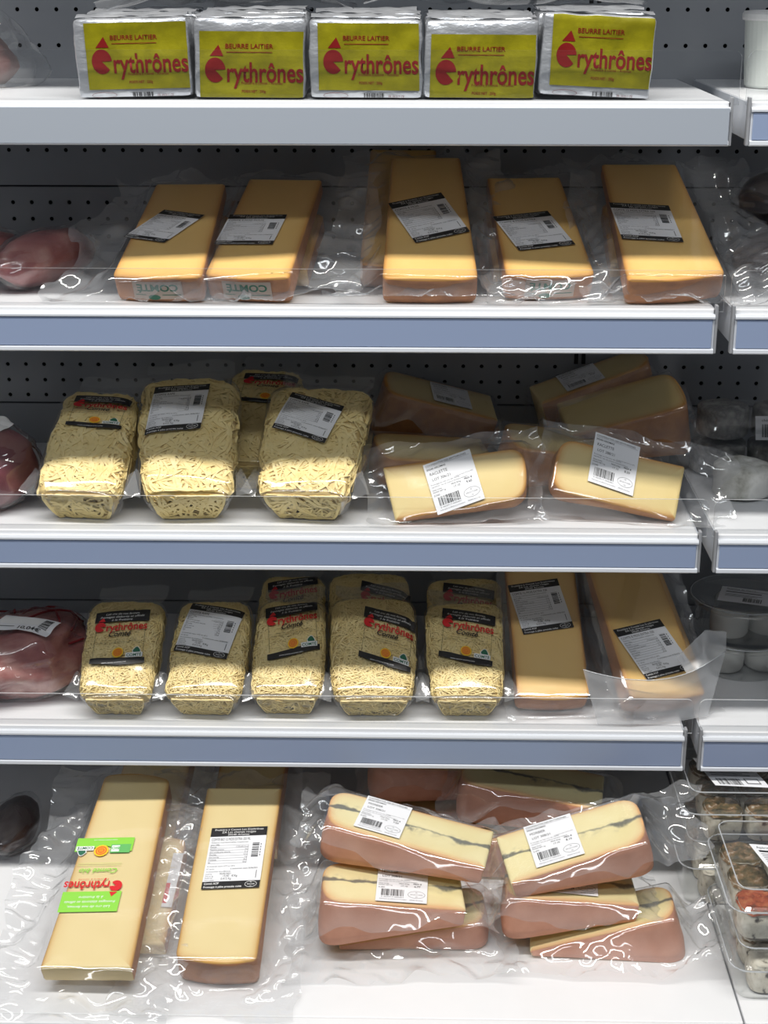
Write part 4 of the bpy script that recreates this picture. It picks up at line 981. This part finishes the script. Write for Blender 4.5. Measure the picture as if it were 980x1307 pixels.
for k in range(3):
    mb = MB(); mb.tube([fn((.62+.09*k+.012*t) % 1, .58+.035*t)+Vector((.002*sin(t), -.001, .003)) for t in range(8)], .0012, 'string_red'); mb.build('net_string', r)
r = empty('dark_sausage', T((-.452, 1.52, ZD)), 'black-skinned sausage end at the left edge of the bottom deck', 'meat')
b, fn = blob('sausage', r, 0, 0, .022, .026, .05, .022, 'dark_sausage', 15.2, lump=.08, zmin=.001); film_blob(r, fn, (0, 0, .022), 16.1, 1.08, .001)

# ------------------------------------------------------------------ goods of the next bay
TG = 'white tubs on the top shelf of the next bay'
def tub(x, y, lb, labelled):
    t = empty('white_tub', T((x, y, ZS[0]+.0006)), lb, 'tub', TG)
    mb = MB(); mb.lathe([(.0335, 0), (.035, .002), (.0385, .066), (.0385, .068)], 'tub_white', 40); mb.build('tub_body', t, smooth=False)
    mb = MB(); mb.lathe([(.0405, .064), (.0412, .066), (.0412, .070), (.0395, .0725), (.036, .0728), (.035, .0712)], 'white_ink', 40); mb.build('lid', t)
    if labelled:
        p = Print(40, 46); p.rect(-20, -23, 20, 23, 'paper', 0, n=14); p.bars(-15, -19, 6, -8, 'black_ink', 1, False, 9)
        for k in range(5): p.rect(-15, 2+k*3.2, (10, 6, 12, 4, 9)[k], 2.8+k*3.2, 'grey_ink', 1)
        p.text('Fromage blanc', -15, 18, 4, 'black_ink', 1); p.text('3 250390 017', -15, -22, 2.6, 'grey_ink', 1)
        def S(u, v):
            a = -pi/2-.15+u*1.05; z = .036+v*.046; rr = .0350+.0035*z/.066; return Vector((rr*cos(a), rr*sin(a), z)), Vector((cos(a), sin(a), 0))
        p.build('label', t, S, off=.0004)
tub(.364, 1.610, 'white lidded tub standing behind the barcoded one', False)
tub(.3765, 1.515, 'white lidded tub with a barcode label, cut by the right edge', True)
KG = 'dark sausage packs on the second shelf of the next bay'
for i, (x, y, z, lb) in enumerate(((.375, 1.56, 0, 'dark wrapped sausage at the bottom, beside the rightmost wedge'), (.385, 1.60, .055, 'dark wrapped sausage lying on the other, second shelf of next bay'))):
    r = empty('wrapped_sausage', T((x, y, ZS[1]+z)), lb, 'meat', KG)
    b, fn = blob('meat', r, 0, 0, .027, .06, .04, .027, 'dark_sausage', 18.2+i, yaw=20, lump=.08, zmin=.001); film_blob(r, fn, (0, 0, .027), 19.1+i, 1.12, .001)
HG = 'mouldy goat cheeses on the third shelf of the next bay'
goats = [(.336, 1.637, 0, .030, 'goat_mould', 'grey goat cheese at the left of the rear row'), (.3995, 1.640, 0, .030, 'goat_mould', 'grey goat cheese under the barcode label in the rear row'), (.338, 1.634, .0425, .028, 'goat_mould', 'dark grey goat cheese on top at the left'), (.3985, 1.634, .0425, .028, 'goat_mould', 'dark grey goat cheese on top under the label'),
         (.347, 1.556, 0, .030, 'goat_white', 'white-skinned goat cheese in front beside the film corner'), (.411, 1.555, 0, .030, 'goat_white', 'white-skinned goat cheese with a mossy stripe at the right edge')]
for i, (x, y, z, rr, m, lb) in enumerate(goats):
    mb = MB(); s_ = i*2.7
    def fn(u, v, rr=rr, s_=s_):
        a = 2*pi*u; e = v*4
        rad = rr*(min(1, e/1.0)**.5 if e < 1 else (1 if e < 3 else max(0, 4-e)**.5)); zz = .004*(0 if e < 1 else 0)+.036*sm((e-.4)/3.2)
        return Vector((rad*cos(a), rad*sin(a), zz))*(1+.05*noise.noise(Vector((cos(a)*2, sin(a)*2, v*3+s_))))
    mb.grid(28, 17, fn, m, wrap=True); g = mb.build('goat_cheese', None, smooth=True); g.location = (x, y, ZS[2]+z+.0005); g.rotation_euler.z = i; tag(g, lb, 'cheese', HG)
gp = empty('goat_cheese_film', T((.37, 1.635, ZS[2])), 'clear film with a barcode label over the rear goat cheeses', 'plastic film')
b = MB(); b.grid(40, 26, lambda u, v: Vector(((u-.5)*.135, -.036+.072*v, .0790-.020*(2*u-1)**4-.018*(2*v-1)**4+.002*noise.noise(Vector((u*7, v*5, 2))))), 'film'); b.grid(40, 14, lambda u, v: Vector(((u-.5)*.135, -.036-.004*sin(v*pi), .0590-.020*(2*u-1)**4-.05*v+.0+.001*noise.noise(Vector((u*7, v*5, 4))))), 'film'); b.build('film_sheet', gp, smooth=True)
p = Print(60, 26); p.rect(-30, -13, 30, 13, 'paper', 0, n=10); p.bars(-24, -10, 0, 4, 'black_ink', 1, False, 3); p.rect(3, 0, 24, 7, 'grey_ink', 1); p.rect(3, -9, 20, -6, 'grey_ink', 1); p.text('chèvre fermier', -24, 7, 4, 'black_ink', 1)
p.build('label', gp, lambda u, v: (Vector((.032+u*.07, -.0385+.010*(v+.5), .060+v*.024)), Vector((0, -.8, .5)).normalized()), off=.0012)

def round_tub(x, y, z, lb, lab):
    t = empty('round_tub', T((x, y, z)), lb, 'tub', 'round clear tubs on the fourth shelf of the next bay')
    mb = MB(); mb.lathe([(.050, .0005), (.052, .002), (.056, .034), (.0585, .0345), (.0585, .036)], 'tub_clear', 44, caps=False); mb.lathe([(.0002, .0006), (.050, .0006)], 'tub_clear', 44, caps=False); mb.build('tub_body', t, smooth=True)
    mb = MB(); mb.lathe([(.0592, .034), (.0600, .035), (.0600, .0405), (.0585, .0420), (.0560, .0420), (.0545, .0395), (.0005, .0398)], 'tub_clear', 44, caps=False); ld = mb.build('lid', t, smooth=True)
    mb = MB(); mb.tube([(.0596*cos(2*pi*i/44), .0596*sin(2*pi*i/44), .0408) for i in range(45)], .0007, 'acrylic_edge'); mb.build('lid_rim', ld)
    if lab:
        p = Print(60, 40); p.rect(-30, -20, 30, 20, 'paper', 0, n=6); p.bars(-4, -16, 16, -6, 'black_ink', 1, False, 7); p.rect(-24, 6, 14, 8, 'black_ink', 1)
        for k in range(4): p.rect(-24, 12-k*3.5 if k < 1 else 3-k*2.5, 20-k*5, (12-k*3.5 if k < 1 else 3-k*2.5)+.8, 'grey_ink', 1)
        p.text('faisselles de chèvre', -24, 14, 4, 'black_ink', 1)
        R_ = Matrix.Rotation(radians(-18), 3, 'Z')
        p.build('label', t, lambda u, v: (R_@Vector((.004+u*.062, -.006+v*.044, .0402)), Vector((0, 0, 1))), off=.0004)
    return t
def soft(x, y, z, lb, m='fresh_cheese', rr=.021, h=.027):
    mb = MB(); mb.lathe([(.0003, 0), (rr*.9, 0), (rr, .003), (rr*1.03, h*.5), (rr, h-.003), (rr*.88, h), (.0003, h)], m, 26, caps=False)
    o = mb.build('soft_cheese', None, smooth=True); o.location = (x, y, z); tag(o, lb, 'cheese', 'white cheeses inside the round clear tubs')
tubs = [(.372, 1.602, 0, 'lower of the two stacked round tubs behind', False), (.371, 1.602, .0435, 'upper round tub of the stack behind, with the lid label', True), (.446, 1.500, 0, 'lower round tub of the front stack cut by the right edge', False), (.446, 1.500, .0435, 'upper round tub of the front stack cut by the right edge', False)]
for i, (x, y, z, lb, la) in enumerate(tubs):
    round_tub(x, y, ZS[3]+z+.0004, lb, la)
    for k in range(3):
        a = radians((215, 335, 95)[k]+i*8)
        soft(x+.0255*cos(a), y+.0255*sin(a), ZS[3]+z+.0022, f'{("left front", "right front", "rear")[k]} white cheese inside the {("lower tub of the rear stack", "upper tub of the rear stack", "lower tub of the front stack", "upper tub of the front stack")[i]}')
def tray(x, y, z, W, D, h, yaw, lb, lab, pieces, seed, lp=None):
    M = T((x, y, z))@Matrix.Rotation(radians(yaw), 4, 'Z'); t = empty('clear_tray', M, lb, 'tray', 'stacked clear trays of coated cheeses')
    def ringp(w, d, r, zz, n=6):
        o = []
        for sx, sy, a0 in ((1, -1, -pi/2), (1, 1, 0), (-1, 1, pi/2), (-1, -1, pi)):
            for k in range(n): a = a0+k/(n-1)*pi/2; o.append(Vector((sx*(w/2-r)+r*cos(a), sy*(d/2-r)+r*sin(a), zz)))
        return o
    def loft(rings, m, name, cap=None):
        mb = MB(); n = len(rings[0]); vs = [p for q in rings for p in q]
        fs = [(j*n+i, j*n+(i+1) % n, (j+1)*n+(i+1) % n, (j+1)*n+i) for j in range(len(rings)-1) for i in range(n)]
        if cap == 'bottom': fs.append(tuple(range(n))[::-1])
        if cap == 'top': fs.append(tuple((len(rings)-1)*n+i for i in range(n)))
        mb.add(vs, fs, m); return mb.build(name, t, smooth=False)
    hb = h*.60
    loft([ringp(W-.016, D-.016, .014, .0005), ringp(W-.008, D-.008, .016, hb), ringp(W, D, .018, hb+.001), ringp(W, D, .018, hb+.003)], 'tub_clear', 'tray_body', 'bottom')
    loft([ringp(W+.001, D+.001, .018, hb+.0035), ringp(W-.006, D-.006, .016, hb+.006), ringp(W-.012, D-.012, .015, h-.003), ringp(W-.018, D-.018, .012, h)], 'tub_clear', 'lid', 'top')
    for nm, zz, w_ in (('rim', hb+.002, W+.0006), ('lid_edge', h-.0008, W-.0165)):
        q = ringp(w_, D+(w_-W), .018 if nm == 'rim' else .013, zz); mb = MB(); mb.tube(q+[q[0]], .0008, 'acrylic_edge'); mb.build(nm, t)
    if lab:
        p = Print(46, 40); p.rect(-23, -20, 23, 20, 'paper'); p.bars(-18, -18, 2, -9, 'black_ink', 1, False, seed); p.rect(6, -16, 18, -8, 'grey_ink', 1); p.rect(7, -15, 17, -9, 'paper', 2)
        p.text('Apéritif de chèvre', -19, 14, 4.2, 'black_ink', 1); p.rect(-19, 9, 17, 11.5, 'black_ink', 1)
        for k in range(5): p.rect(-19, 6-k*2.6, (17, 12, 16, 9, 14)[k], 6.8-k*2.6, 'grey_ink', 1)
        p.build('label', t, flat_S(*lp, zf=lambda a, b: h), off=.0005)
    for k, (px, py, rr, hh, m, nm) in enumerate(pieces):
        mb = MB(); s_ = seed+k*1.9
        sq = lambda q: math.copysign(abs(q)**.62, q)
        mb.grid(24, 9, lambda u, v: Vector((rr*(1+.07*noise.noise(Vector((cos(2*pi*u)*2, sin(2*pi*u)*2, v*3+s_))))*sq(cos(2*pi*u))*(.93+.07*sin(v*pi)), rr*sq(sin(2*pi*u))*(.93+.07*sin(v*pi)), hh*v)), m[0], wrap=True)
        mb.grid(24, 9, lambda u, v: Vector((rr*1.0*sq(cos(2*pi*u))*(1-v*.999), rr*1.0*sq(sin(2*pi*u))*(1-v*.999), hh-.003*(v < .05)+.003*sm(v*2.5)+.0030*noise.noise(Vector((cos(u*6.28)*6*(1-v), sin(u*6.28)*6*(1-v), s_))))), m[1], wrap=True)
        o = mb.build('coated_cheese', None, smooth=True); o.matrix_world = M@T((px, py, .0022)); tag(o, nm, 'cheese', 'coated cheeses inside the clear trays')
def pieces(seed, where, n, tops, rr=.0212, hh=.030, W=.15, D=.11):
    out = []
    nxp, nyp = n
    for j in range(nyp):
        for i in range(nxp):
            tp = tops[(i+j*nxp) % len(tops)]
            nmx = {'herb_crust': 'herb-coated', 'chilli_crust': 'red chilli-coated', 'pepper_crust': 'pepper-speckled'}[tp]
            out.append(((i-(nxp-1)/2)*.0440, (j-(nyp-1)/2)*.0425, rr*.96, hh, ('pepper_crust', tp), f'{nmx} cheese in the {where}, {("front", "middle", "rear")[j]} row, {("first", "second", "third")[i]} from the left'))
    return out
tray(.392, 1.318, ZD+.0003, .170, .150, .058, 0, 'lowest clear tray of pepper-speckled cheeses on the deck', False, pieces(3, 'lowest tray', (3, 3), ['pepper_crust', 'herb_crust']), 3)
tray(.378, 1.322, ZD+.0597, .150, .140, .058, 0, 'middle clear tray of red and green coated cheeses with a white label', True, pieces(4, 'middle tray', (3, 3), ['chilli_crust', 'chilli_crust', 'herb_crust', 'herb_crust', 'herb_crust', 'chilli_crust', 'herb_crust']), 4, (-.012, -.012, .050, -.006, -.012, .052))
tray(.370, 1.468, ZD+.078, .180, .140, .060, 0, 'rear clear tray of dark herb-coated cheeses with a barcode label', True, pieces(5, 'rear tray', (3, 3), ['herb_crust']), 5, (-.034, -.022, .056, -.004, -.014, .058))
tray(.372, 1.470, ZD+.0003, .178, .136, .077, 0, 'deep clear tray under the rear tray of herb-coated cheeses', False, pieces(6, 'deep rear tray', (3, 3), ['pepper_crust'], hh=.036), 6)
